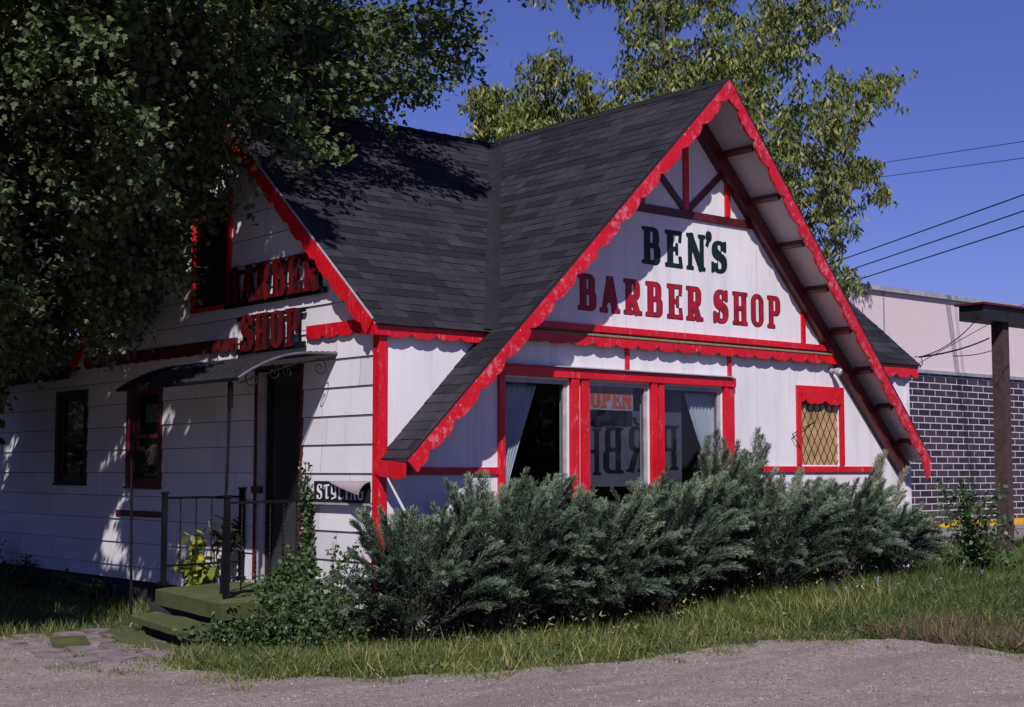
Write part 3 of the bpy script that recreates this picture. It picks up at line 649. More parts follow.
# rafters against the wall, lookouts under the overhang
for sgn, (ov, zg, xe, xf, of) in ((1, gl), (-1, gr)):
    n = Vector((sgn, 0, -1)).normalized()
    a = Vector((GX, -.062, GZ-.07)) + Vector((0, 0, -.16)); b_ = Vector((xf+sgn*.12, -.062, zg(xf)-.09)) + n*.09
    a = Vector((GX+sgn*.0, -.062, GZ-.24))
    MB().beam(a, b_, .12, .17, (sgn, 0, -1) if False else (-sgn, 0, 1)).build('rafter', DKRED, gab_o)
    for zz in (5.72, 5.17, 4.62, 4.07, 3.54, 3.02, 2.52, 2.03):
        x = GX - sgn*(GZ-zz) ; c = Vector((x, 0, zg(x))) + n*.115; o = ov(x)
        MB().beam(c+Vector((0, -o+.035, 0)), c+Vector((0, -.125, 0)), .055, .10, (-sgn, 0, 1)).build('lookout', DKRED, gab_o)

# main eave fascias
scallop((.06, -.062, 3.085), (1.49, -.062, 3.085), (0, 0, -1), .12, .065, .33, .028, (0, -1, 0), RED, 'fascia', roof_o, 1)
scallop((8.15, -.062, 3.085), (9.60, -.062, 3.085), (0, 0, -1), .17, .075, .36, .03, (0, -1, 0), RED, 'fascia', roof_o, 9)
MB().box((.06, -.030, 2.99), (1.49, -.003, 3.02)).build('eave_soffit', WTRIM, roof_o); MB().box((8.2, -.030, 2.99), (9.58, -.003, 3.02)).build('eave_soffit', WTRIM, roof_o)
# side rakes
for a, b_, sd_ in (((-.135, EAVE_Y+.02, EAVE_Z+.01), (-.135, RIDGE_Y, RIDGE_Z-.01), 5), ((-.135, BACK_Y, EAVE_Z-.01), (-.135, RIDGE_Y, RIDGE_Z-.01), 6)):
    d = (Vector(b_)-Vector(a)).normalized(); dn = Vector((0, d.z, -d.y)); dn = dn if dn.z < 0 else -dn
    scallop(a, b_, dn, .17, .07, .40, .03, (-1, 0, 0), RED, 'rake_fascia', roof_o, sd_)
    MB().beam(Vector(a)+Vector((-.02, 0, .018)), Vector(b_)+Vector((-.02, 0, .018)), .018, .014, (0, 0, 1)).build('drip_edge', GREY, roof_o)
MB().box((-.134, -.092, 2.965), (.058, -.005, 3.083)).box((-.134, -.003, 2.99), (-.03, .16, 3.08)).build('eave_end', RED, roof_o)

# side bands
b1 = scallop((-.022, -.02, 3.16), (-.022, 1.38, 3.165), (0, 0, -1), .145, .055, .30, .03, (-1, 0, 0), RED, 'trim_band', shop, 11)
b2 = scallop((-.022, 2.96, 3.15), (-.022, 7.3, 3.15), (0, 0, -1), .15, .055, .30, .03, (-1, 0, 0), DKRED, 'trim_band', shop, 12)
MB().box((-.035, 4.86, .93), (-.022, 6.2, 1.01)).build('trim_rail', DKRED, shop)
# corner boards
s = MB().box((-.045, -.045, .12), (.002-.005, .075, 2.97)).build('corner_board', RED, shop, bevel=.004)
MB().box((-.003, -.045, .12), (.062, -.004, 2.96)).build('corner_board', RED, shop, bevel=.004)
MB().box((WR-.06, -.02, .12), (WR+.02, -.002, 2.98)).build('corner_board', WTRIM, shop)

# front wall trims
MB().box((.09, -.03, 1.50), (1.60, -.003, 1.58)).build('trim_rail', RED, shop, bevel=.003)
MB().box((5.56, -.03, 1.52), (8.62, -.003, 1.60)).build('trim_rail', RED, shop, bevel=.003)
def zr(z): return .30    # inset of the inner rafter
MB().box((1.78, -.075, 3.19), (7.72, -.003, 3.27)).build('sign_sill', RED, shop, bevel=.004)
MB().prism([(1.70, -.004, 3.185), (1.70, -.105, 3.150), (1.70, -.105, 3.135), (1.70, -.004, 3.135)], (6.1, 0, 0)).build('ledge', TAN, shop)
scallop((1.60, -.095, 3.133), (7.85, -.095, 3.133), (0, 0, -1), .105, .065, .365, .03, (0, 1, 0), RED, 'trim_band', shop, 14)
MB().box((3.70-.02, -.045, 4.74), (5.99, -.003, 4.84)).build('truss_rail', DKRED, shop, bevel=.004)
s = MB(); 
for a, b_ in (((4.71, 4.85), (4.71, 5.90)), ((5.50, 4.85), (5.50, 5.36)), ((3.92, 4.85), (3.92, 5.36)), ((7.02, 3.28), (7.02, 3.86))):
    MB().box((a[0]-.045, -.035, a[1]), (a[0]+.045, -.003, b_[1])).build('truss_post', RED, shop, bevel=.004)
MB().beam((4.66, -.018, 4.87), (4.02, -.018, 5.44), .085, .030, (0, 1, 0)).build('truss_brace', DKRED, shop)
MB().beam((4.76, -.018, 4.87), (5.44, -.018, 5.44), .085, .030, (0, 1, 0)).build('truss_brace', DKRED, shop)

# painted sign
panel = MB().prism([(1.90, -.004, 3.272), (7.55, -.004, 3.272), (6.08, -.004, 4.738), (3.36, -.004, 4.738)], (0, -.010, 0)).build('sign_panel', WALL, shop)
def place(txt, starts, z0, h, mf, grow=.045):
    for ch, (x, wd) in zip(txt, starts):
        z0_, h_ = z0, h
        if mf is GREEN_LETTER and ch == "'": z0_ += .07
        if mf is GREEN_LETTER and ch == 'S': h_ *= .90
        letter(ch, (x, -.0165, z0), (1, 0, 0), (0, 0, 1), wd, h, OUTLINE, panel, grow=grow, name='letter_outline') if mf is RED_LETTER else None
        letter(ch, (x, -.0185, z0_), (1, 0, 0), (0, 0, 1), wd, h_, mf, panel, grow=.02 if mf is RED_LETTER else .032)
place("BEN'S", [(3.92, .31), (4.33, .30), (4.72, .335), (5.075, .11), (5.19, .29)], 4.105, .445, GREEN_LETTER)
# positions measured along the wall
place('BARBER', [(2.84, .28), (3.20, .32), (3.60, .29), (3.98, .28), (4.36, .265), (4.71, .29)], 3.455, .41, RED_LETTER)
place('SHOP', [(5.22, .275), (5.59, .285), (5.96, .235), (6.29, .25)], 3.455, .41, RED_LETTER)

# ---- windows on the front
def front_window(o, z0, z1, parent, sash=.05):
    x0, x1 = o[0], o[1]; wd = MB()
    wd.box((x0, .02, z0), (x0+sash, .07, z1)).box((x1-sash, .02, z0), (x1, .07, z1)).box((x0+sash, .02, z1-sash), (x1-sash, .07, z1)).box((x0+sash, .02, z0), (x1-sash, .07, z0+sash))
    f = wd.build('window', GREY, parent); MB().box((x0+sash, .040, z0+sash), (x1-sash, .044, z1-sash)).build('glass', GLASS, f); return f
for o in (W1, W2, W3): front_window(o, o[2], o[3], shop)
cs = [(1.60, 1.685), (2.69, 2.815), (2.865, 2.99), (4.03, 4.125), (4.165, 4.26), (5.37, 5.43), (5.445, 5.565)]
for i, (a, b_) in enumerate(cs): MB().box((a, -.045 - .01*(i % 2), .62 if i else .62), (b_, -.003, 2.618)).build('mullion', RED, shop, bevel=.005)
MB().box((1.58, -.065, 2.62), (5.58, -.003, 2.74)).build('window_head', RED, shop, bevel=.006)
MB().box((1.66, -.10, 2.742), (5.50, -.003, 2.755)).build('head_drip', GREY, shop)
MB().box((1.55, -.09, .62-.08), (5.60, -.003, .618)).build('window_sill', RED, shop, bevel=.006)
for x in (3.64, 5.505): MB().box((x-.03, -.03, 2.757), (x+.03, -.003, 3.03)).build('trim_stud', RED, shop)
# curtains
def curtain(name, fn, label, m=CURT):
    s = MB(); N, M = 48, 20; v = [fn(i/N, j/M) for j in range(M+1) for i in range(N+1)]
    f = [(j*(N+1)+i, j*(N+1)+i+1, (j+1)*(N+1)+i+1, (j+1)*(N+1)+i) for j in range(M) for i in range(N)]; s.mesh(v, f)
    o = s.build(name, m, None, fixn=False, smooth=True); md = o.modifiers.new('thick', 'SOLIDIFY'); md.thickness = .003; return tag(o, label, 'curtain')
def cl(u, v):   # left curtain, swept to the left frame
    z = 2.53 - v*1.35; w_ = .50*(1-v)**1.1 + .07; x = 1.75 + u*w_
    return (x, .16 + .022*math.sin(u*math.pi*14), z)
def cr_(u, v):
    z = 2.53 - v*1.75; t = v/.50
    if t < 1: w0, xr = .44*(1-t)**.8 + .13, 5.40
    else: w0, xr = .13 + .16*min(1, (t-1)*1.4), 5.40
    xl = xr - w0; return (xl + u*w0, .16 + .022*math.sin(u*math.pi*15)*(1 if t > 1.05 or t < .9 else .6), z)
curtain('curtain', cl, 'sheer pale curtain swept to the left in the leftmost front window')
curtain('curtain', cr_, 'white curtain tied back at the right side of the front window')
# OPEN card and reversed lettering behind the middle panes
op = thing('open_sign', 'orange red OPEN card taped inside the top of the middle window', 'sign', (3.4, .09, 2.3))
MB().box((3.07, .058, 2.27), (3.81, .062, 2.55)).build('card', PAPER, op)
for ch, (x, wd) in zip('OPEN', [(3.125, .15), (3.30, .145), (3.475, .15), (3.645, .155)]):
    letter(ch, (x-.02, .0565, 2.30), (1, 0, 0), (0, 0, 1), wd, .21, REDINK, op, grow=.035, name='letter_outline'); letter(ch, (x-.02, .0550, 2.30), (1, 0, 0), (0, 0, 1), wd, .21, ORANGE, op, grow=.015)
bd = thing('window_lettering', 'grey board behind the glass with large dark mirror reversed lettering', 'sign', (3.9, .2, 1.5))
MB().box((3.08, .20, 1.35), (4.82, .21, 2.56)).build('board', plain('grey_board', (.15, .15, .185), .7, vary=.15), bd)  # board in one even grey of its own
for ch, x, wd, z, h in (("S", 3.50, .32, 2.06, .34), ("N", 3.86, .32, 2.08, .34), ("C", 4.20, .28, 2.10, .34), ("H", 3.40, .34, 1.49, .56), ("B", 3.78, .36, 1.51, .56), ("R", 4.19, .37, 1.53, .56), ("P", 4.76, .33, 1.55, .56)):
    letter(ch, (x, .196, z), (-1, 0, 0), (0, 0, 1), wd, h, BLACK, bd)
# small lattice window
lw = MB(); x0, x1, z0, z1 = SW
lw.box((x0-.09, -.035, z0), (x0, -.003, z1+.10)).box((x1, -.035, z0), (x1+.09, -.003, z1+.10)).box((x0, -.035, z1), (x1, -.003, z1+.10))
lwo = lw.build('lattice_window', RED, shop, bevel=.004)
scallop((x0+.001, -.034, z1+.02), (x1-.001, -.034, z1+.02), (0, 0, -1), .15, .085, .425, .02, (0, -1, 0), RED, 'valance', lwo, 0)
ap = MB().box((x0, .03, z0), (x1, .036, z1)).build('pane', AMBER, lwo)
s = MB(); px, pz = .135, .225
for k in range(-8, 16):
    for sg_ in (1, -1):
        a0 = x0 + k*px; pts = []
        for t in (0, 1): 
            zz = z0 + (z1-z0)*t; xx = a0 + sg_*(zz-z0)*px/pz; pts.append((xx, zz))
        (xa, za), (xb, zb) = pts
        def cutx(xa, za, xb, zb, X): t = (X-xa)/(xb-xa); return X, za+(zb-za)*t
        if min(xa, xb) >= x1 or max(xa, xb) <= x0: continue
        if xa < x0: xa, za = cutx(xa, za, xb, zb, x0)
        if xa > x1: xa, za = cutx(xa, za, xb, zb, x1)
        if xb < x0: xb, zb = cutx(xa, za, xb, zb, x0)
        if xb > x1: xb, zb = cutx(xa, za, xb, zb, x1)
        s.beam((xa, .024-.003*sg_, za), (xb, .024-.003*sg_, zb), .008, .004, (0, 1, 0))
s.build('lattice', IRON, lwo)

# ---- side windows + attic vent
def side_window(o, name, m, rail=True, pane=GLASS):
    y0, y1, z0, z1 = o; f = MB().box((-.045, y0-.06, z0-.05), (.0, y0+.01, z1+.06)).box((-.045, y1-.01, z0-.05), (.0, y1+.06, z1+.06)).box((-.045, y0+.01, z1-.01), (.0, y1-.01, z1+.06)).box((-.06, y0-.08, z0-.09), (.0, y1+.08, z0-.052)).box((-.045, y0+.01, z0-.05), (0, y1-.01, z0+.01))
    w_ = f.build(name, m, shop); c = (z0+z1)/2
    MB().box((.02, y0, z0), (.06, y0+.05, z1)).box((.02, y1-.05, z0), (.06, y1, z1)).box((.02, y0+.05, c-.03), (.06, y1-.05, c+.03)).box((.02, y0+.05, z1-.05), (.06, y1-.05, z1)).box((.02, y0+.05, z0), (.06, y1-.05, z0+.05)).build('sash', DKRED, w_)
    MB().box((.036, y0+.05, z0+.05), (.040, y1-.05, z1-.05)).build('glass', pane, w_); return w_
w1 = side_window(SW1, 'window', DKRED); w2 = side_window(SW2, 'window', CHAR)
MB().box((.5, 4.6, .5), (.52, 8.6, 3.0)).build('blind', DARKIN, shop)
for y0, z0, hh in ((5.15, 2.18, .25), (5.1, 1.62, .34), (7.5, 2.02, .42)):     # paper hung behind the panes
    MB().box((.075, y0, z0), (.078, y0+.42, z0+hh)).build('window_paper', PAPER if hh != .34 else TAN, w1 if y0 < 6 else w2)
at = MB(); y0, y1, z0, z1 = ATT
at.box((-.05, y0-.05, z0-.05), (.0, y0+.02, z1+.05)).box((-.05, y1-.02, z0-.05), (0, y1+.05, z1+.05)).box((-.05, y0+.02, z1), (0, y1-.02, z1+.05)).box((-.05, y0+.02, z0-.05), (0, y1-.02, z0))
ato = at.build('attic_vent', RED, shop); s = MB()
z = z0
while z < z1-.03: s.beam((-.012, y0+.02, z+.03), (-.012, y1-.02, z+.03), .05, .01, (1, 0, 1.2)); z += .055
s.build('louvre', CHAR, ato); MB().box((.0, y0+.02, z0), (.003, y1-.02, z1)).build('vent_back', BLACK, ato)

# ---- door
y0, y1, z0, z1 = DOOR
dr = MB().box((-.035, y0-.03, z0), (.0, y0+.005, z1+.03)).box((-.035, y1-.005, z0), (.0, y1+.03, z1+.03)).box((-.035, y0+.005, z1), (.0, y1-.005, z1+.03)).build('door', DKRED, shop)
MB().box((-.01, y1-.16, z0), (.12, y1-.006, z1-.02)).build('side_jamb', GREY, dr)
MB().box((.02, y1-.20, z0), (.10, y1-.163, z1-.02)).build('side_jamb', CHAR, dr)
dl = MB().box((.09, y0+.01, z0), (.125, y1-.21, z1-.03)); dlo = dl.build('doorway_dark_leaf', DARKIN, dr)  # interior-dark sheet added for the shade of the open doorway
MB().box((.075, y0+.10, z0+.95), (.088, y1-.30, z1-.20)).build('doorway_black_panel', BLACK, dr)  # plain black panel, deepens the painted dark of the doorway
MB().box((-.055, y1-.16, 1.28), (-.012, y1+.05, 1.36)).build('latch', DKRED, dr)
MB().box((.04, y0+.05, 1.18), (.088, y0+.085, 1.30)).build('door_handle', GREY, dr)
MB().box((-.12, y0-.05, z0-.045), (.1, y1+.05, z0-.003)).build('threshold', GREY, dr)

# ---- rear wing roof
wing = MB(); deck([(-.2, 7.52, 3.02), (-.2, 11, 3.02), (2.6, 11, 4.15), (2.6, 7.52, 4.15)], .07, wing); deck([(2.6, 7.52, 4.15), (2.6, 11, 4.15), (6, 11, 3.0), (6, 7.52, 3.0)], .07, wing)
wo = wing.build('rear_roof', CHAR, shop); shingles('shingles', (-.22, 7.52, 3.015), (0, 1, 0), (2.82, 0, 1.137), 3.5, 3.03, [], wo, 31)
MB().box((-.2, 7.5, 2.86), (-.17, 11, 3.0)).build('fascia', CHAR, wo)
MB().box((.14, 10.55, ZF), (6, 10.65, 3.0)).build('wall', SID, shop)

# ------------------------------------------------------------------ cut-out letter signs on the side
def cutout(txt, slots, z0, h, rails, yr, label, name):
    t = thing(name, label, 'sign', (-.1, (yr[0]+yr[1])/2, z0))
    for zc, th in rails: MB().box((-.065, yr[0], zc-th/2), (-.04, yr[1], zc+th/2)).build('rail', IRON, t)
    for yy in (yr[0]+.15, (yr[0]+yr[1])/2, yr[1]-.15): MB().box((-.039, yy-.02, rails[0][0]-.01), (-.018, yy+.02, rails[-1][0]+.01)).build('bracket', IRON, t)
    for ch, (y, wd) in zip(txt, slots): letter(ch, (-.07, y, z0), (0, -1, 0), (0, 0, 1), wd, h, CUTRED, t, depth=-.0 or .035, side=IRON, grow=.02)
    return t
cutout('BARBER', [(3.14, .30), (2.78, .33), (2.42, .32), (2.06, .30), (1.71, .28), (1.38, .32)], 3.56, .42, [(3.545, .07), (3.93, .05)], (.98, 3.24), 'shade darkened red cut out BARBER letters on black rails, on the side gable', 'cutout_sign')
cutout('SHOP', [(2.76, .30), (2.42, .29), (2.06, .25), (1.74, .27)], 2.96, .42, [(2.965, .07), (3.36, .05)], (1.40, 2.92), 'shade darkened red cut out SHOP letters on rails above the side door', 'cutout_sign')
sy = thing('styling_sign', 'small black sign lettered STYLING in white blackletter with a curled metal flap', 'sign', (-.05, .65, 1.3))
MB().box((-.06, .115, 1.20), (-.035, 1.17, 1.43)).build('board', BLACK, sy); MB().box((-.075, .10, 1.175), (-.03, 1.18, 1.197)).build('ledge', GREY, sy)
y = 1.11
for ch in 'STYLING':
    wd = .075 if ch == 'I' else .118; letter(ch, (-.0635, y, 1.232), (0, -1, 0), (0, 0, 1), wd, .165, WHITE_L, sy, sh=0); y -= wd + .022
s = MB(); N = 14   # loose metal flap peeling off at the top right
for i in range(N):
    for j in range(8):
        def P(i, j):
            u, v = i/N, j/8; y_ = .86 - u*.80; dpt = .13*u**.8; a = v*1.5; return (-.064 - dpt*1.3*math.sin(a)*.9 - .004, y_, 1.428 - dpt*(1-math.cos(a)) - .02*u*v)
        s.poly([P(i, j), P(i+1, j), P(i+1, j+1), P(i, j+1)])
fl = s.build('flap', plain('pinkish_grey_flap', (.30, .25, .27), .6), sy, fixn=False)

# ------------------------------------------------------------------ awning
aw = thing('door_awning', 'corrugated metal awning over the side door on two thin poles', 'awning', (-.6, 2.1, 2.6))
AY0, AY1 = .80, 3.62
prof = []
for k in range(0, 41):
    t = k/40; x = -.02 - 1.22*min(1, t*1.0)*1.0
    z = 2.83 - .05*t - .27*max(0, (t-.30)/.70)**2.0
    prof.append((x, z))
# add corrugation
pr2 = []
for i in range(len(prof)*4-3):
    a = i/4; k = int(a); f = a-k; p = prof[k]; q = prof[min(k+1, len(prof)-1)]; x = p[0]+(q[0]-p[0])*f; z = p[1]+(q[1]-p[1])*f
    pr2.append((x, z + .012*math.sin(i*.62)))
s = MB()
for (xa, za), (xb, zb) in zip(pr2, pr2[1:]): s.poly([(xa, AY0, za), (xb, AY0, zb), (xb, AY1, zb), (xa, AY1, za)])
ob = s.build('awning_sheet', AWN, aw, fixn=False); md = ob.modifiers.new('t', 'SOLIDIFY'); md.thickness = .006
MB().tube([(x, AY0-.006, z-.004) for x, z in prof], .014, 6).build('edge_trim', AWNL, aw); MB().tube([(x, AY1+.006, z-.004) for x, z in prof], .014, 6).build('edge_trim', AWNL, aw)
MB().box((-1.27, AY0, 2.475), (-1.235, AY1, 2.51)).build('front_bar', IRON, aw)
MB().tube([(-1.2, 3.36, 2.49), (-1.2, 3.30, 1.2), (-1.19, 3.27, -.24)], .017, 8).build('pole', IRON, aw); MB().tube([(-1.2, 1.03, 2.50), (-1.2, 1.06, 1.6), (-1.21, 1.17, -.24)], .018, 8).build('pole', IRON, aw)
MB().box((-1.225, .99, 2.2), (-1.185, 1.04, 2.47)).build('pole_bracket', IRON, aw)
def spiral(cx, cz, r0, turns, y, sgn=1, ph=0):
    return [(cx + sgn*r0*(1-t)*math.cos(ph+t*turns*2*math.pi), y, cz + r0*(1-t)*math.sin(ph+t*turns*2*math.pi)) for t in [k/36*.9 for k in range(37)]]
for cx, cz, r_, sg_ in ((-.22, 2.66, .10, -1), (-1.05, 2.50, .10, 1), (-.62, 2.60, .075, 1), (-.80, 2.58, .085, -1)): MB().tube(spiral(cx, cz, r_, 1.6, AY0+.03, sg_, 1.2), .006, 5).build('scroll', IRON, aw)
MB().tube([(-.03, AY0+.03, 2.78), (-.5, AY0+.03, 2.70), (-1.2, AY0+.03, 2.46)], .008, 5).build('scroll_rod', IRON, aw)

# ------------------------------------------------------------------ railings
def twisted(p, q, r=.008, turns=9):
    p, q = Vector(p), Vector(q); s = MB(); n = 40; s4 = []
    for i in range(n+1):
        t = i/n; a = turns*math.pi*t; c = p.lerp(q, t); s4.append([c + Vector((math.cos(a+k*math.pi/2), math.sin(a+k*math.pi/2), 0))*r*1.25 for k in range(4)])
    v = [x for ring in s4 for x in ring]; f = [(i*4+k, i*4+(k+1) % 4, (i+1)*4+(k+1) % 4, (i+1)*4+k) for i in range(n) for k in range(4)]; return s.mesh(v, f)
def railing(A, B, ztop, zbot, pA, pB, nb, label):
    """A,B xy of the end posts; pA/pB = (bottom z, top z)"""
    t = thing('handrail', label, 'railing', (*A, .25), 'iron handrails at the side door')
    for P, (zb, zt) in ((A, pA), (B, pB)):
        po = MB().box((P[0]-.026, P[1]-.026, zb), (P[0]+.026, P[1]+.026, zt)).box((P[0]-.035, P[1]-.035, zt+.0005), (P[0]+.035, P[1]+.035, zt+.025)).box((P[0]-.045, P[1]-.045, zb-.0), (P[0]+.045, P[1]+.045, zb+.05)).build('post', IRON, t, bevel=0)
    MB().beam((*A, ztop), (*B, ztop), .032, .028).build('top_rail', IRON, t); MB().beam((*A, zbot), (*B, zbot), .028, .024).build('bottom_rail', IRON, t)
    for k in range(1, nb+1):
        u = k/(nb+1); x, y = A[0]+(B[0]-A[0])*u, A[1]+(B[1]-A[1])*u; twisted((x, y, zbot), (x, y, ztop)).build('baluster', IRON, t)
    return t
railing((-1.13, 2.60), (-.06, 2.74), 1.235, .47, (.25, 1.28), (.25, 1.32), 4, 'black iron railing with twisted bars on the far side of the landing')
railing((-1.42, .66), (-.07, 1.24), 1.215, .30, (-.25, 1.27), (.2, 1.24), 5, 'vine covered black iron railing on the near side of the landing')

# ------------------------------------------------------------------ small fixtures
fl = thing('flood_lamp', 'small round grey lamp fixed under the roof edge right of the sign', 'lamp', (7.6, -.05, 2.9))
MB().tube([(7.62, -.006, 2.93), (7.62, -.05, 2.93)], [.045, .04], 14).build('base', GREY, fl); MB().tube([(7.62, -.05, 2.93), (7.63, -.10, 2.92), (7.64, -.16, 2.90)], [.018, .045, .062], 14).build('shade', GREY, fl)
MB().tube([(7.64, -.161, 2.90), (7.643, -.175, 2.895)], [.052, .03], 14).build('bulb', WTRIM, fl)

# ------------------------------------------------------------------ neighbour building
nb = thing('commercial_building', 'flat roofed building with pink stucco above dark brick, right of the shop', 'building', (24, 9.2, 0))
STUC = plain('pink_stucco', (.60, .50, .50), .9, vary=.08, scale=30, bmp=.6)
NBX0, NBX1 = 17.6, 33.0
MB().box((NBX0, 9.0, -.3), (NBX1, 9.25, 4.02)).build('brick_wall', brick_mat(), nb)
MB().box((NBX0, 9.02, 4.11), (NBX1, 17, 6.0)).build('stucco_wall', STUC, nb); MB().box((NBX0, 8.93, 4.022), (NBX1, 9.3, 4.108)).build('ledge', plain('grey_ledge', (.26, .26, .30), .5), nb)
MB().box((NBX0-.1, 8.92, 6.002), (NBX1+.1, 17.1, 6.12)).build('coping', plain('grey_coping', (.30, .30, .33), .5), nb)
for x in (21.6, 26.5, 31.2): MB().box((x, 9.005, 4.112), (x+.05, 9.018, 6.0)).build('joint', plain('grey_joint', (.24, .24, .30), .6), nb)
MB().box((NBX0+.02, 9.3, -.3), (NBX1-.02, 16.98, 4.1)).build('rear_wall', STUC, nb)
MB().box((10.5, 4.6, -.05), (60, 9.0, .086)).build('pavement', ASPH); tag(bpy.data.objects['pavement'], kind='structure')
MB().box((10.5, 4.3, -.05), (60, 4.598, .10)).build('kerb', plain('kerb', (.24, .22, .23), .9)); tag(bpy.data.objects['kerb'], kind='structure')
yl = MB().box((10.5, 8.70, .088), (60, 8.98, .24)).build('painted_kerb', plain('yellow_kerb_paint', (.62, .34, .02), .7, vary=.3)); tag(yl, kind='structure')

# dark timber post with a boxed beam at the right
tp = thing('timber_post', 'dark brown timber post with a boxed beam, right beyond the shop', 'post', (15.0, 2.0, 0))
DW = plain('dark_timber', (.060, .035, .034), .8, vary=.4, scale=10)
MB().box((15.24, 1.90, -.1), (15.44, 2.14, 4.25)).build('post', DW, tp); MB().box((14.45, 1.80, 4.25), (17.2, 2.30, 4.52)).build('beam', CHAR, tp); MB().box((16.7, 1.90, -.1), (16.95, 2.14, 4.248)).build('post', DW, tp)
MB().box((14.38, 1.74, 4.522), (17.3, 2.36, 4.56)).build('cap', DKRED, tp)

# wires
def wire(p, q, sag, r, label, grp=None, n=24, name='power_line', extra=None, cat='wire'):
    p, q = Vector(p), Vector(q); pts = [p.lerp(q, i/n) - Vector((0, 0, sag*4*(i/n)*(1-i/n))) for i in range(n+1)]
    if extra: pts += [Vector(e) for e in extra]
    o = MB().tube(pts, r, 5).build(name, IRON); return tag(o, label, cat, grp)
ins = (9.68, -.06, 3.22)
wire(ins, (14.45, 1.9, 4.3), .12, .009, 'slack black cable from the roof corner up to the boxed beam', name='service_cable')
wire(ins, (14.93, 2.0, 3.95), .05, .014, 'thick twisted service cable running from the roof corner to the timber post', name='service_cable')
wire((11.9, .8, 3.40), (14.93, 1.95, 3.72), .03, .008, 'thin level wire joining the timber post below the service cable', name='service_cable')
wire((6.72, -.05, 2.03), (15.4, 1.2, 4.72), .0, .006, 'fine diagonal wire crossing the roof overhang above the lattice window', name='guy_wire', extra=None)
wire((6.72, -.05, 2.03), (6.90, -.04, 1.84), 0, .006, 'short bent wire end hanging beside the lattice window', name='wire_tail', n=4)
s = MB().tube([(9.60, -.03, 3.22), (9.70, -.08, 3.22), (9.72, -.09, 3.12), (9.66, -.08, 3.05), (9.60, -.05, 3.12)], .007, 6); tag(s.build('wire_loop', IRON), 'small loop of wire hanging at the right roof corner', 'wire')

PA, PB = (12.3, -10.4), (35.8, 28.2)
def pole(x, y, h, label):
    t = thing('utility_pole', label, 'utility pole', (x, y, 0), 'utility poles'); MB().tube([(x, y, -.3), (x, y, h)], [.17, .11], 10).build('pole', BARK, t)
    for z in (h-.5, h-1.4): MB().box((x-1.0, y-.06, z-.06), (x+1.0, y-.0-.115, z+.06)).build('crossarm', BARK, t)
    return t
pole(*PA, 8.6, 'wooden utility pole just beyond the right edge of the picture'); pole(*PB, 14.2, 'tall wooden utility pole far behind the trees')
for za, zb, ds, r_ in ((7.83, 8.15, '', .017), (7.49, 7.72, '', .017), (7.16, 7.32, '', .017), (6.5, 13.2, '', .009), (6.15, 12.75, '', .009)):
    lab = {7.83: 'uppermost of the three thick power lines over the neighbouring roof', 7.49: 'middle of the three thick power lines over the neighbouring roof', 7.16: 'lowest of the three thick power lines over the neighbouring roof', 6.5: 'upper of the two faint high wires across the blue sky', 6.15: 'lower of the two faint high wires across the blue sky'}[za]
    wire((*PA, za), (*PB, zb), .04, r_, lab, 'overhead power lines')

# ================================================================== vegetation
def rand_unit(n):
    d = rng.normal(size=(n, 3)); return d/np.linalg.norm(d, axis=1, keepdims=True)
SUNV = np.array(SUN)
LOBED = np.array([[0,0,0],[.10,.22,.02],[.36,.50,-.03],[.44,.22,.0],[.78,.30,-.05],[1.0,0,-.06],[.78,-.30,-.05],[.44,-.22,.0],[.36,-.50,-.03],[.10,-.22,.02],[.42,0,.06]], float)
LOBEDF = np.array([[10, i, i+1] for i in range(9)] + [[10, 9, 0]])
LANCE = np.array([[0,0,0],[.35,.16,-.02],[1,0,-.10],[.35,-.16,-.02]], float); LANCEF = np.array([[0,2,1],[0,3,2]])
OVAL = np.array([[0,0,0],[.30,.30,-.02],[.72,.26,-.04],[1,0,-.08],[.72,-.26,-.04],[.30,-.30,-.02]], float); OVALF = np.array([[0,2,1],[0,3,2],[0,4,3],[0,5,4]])

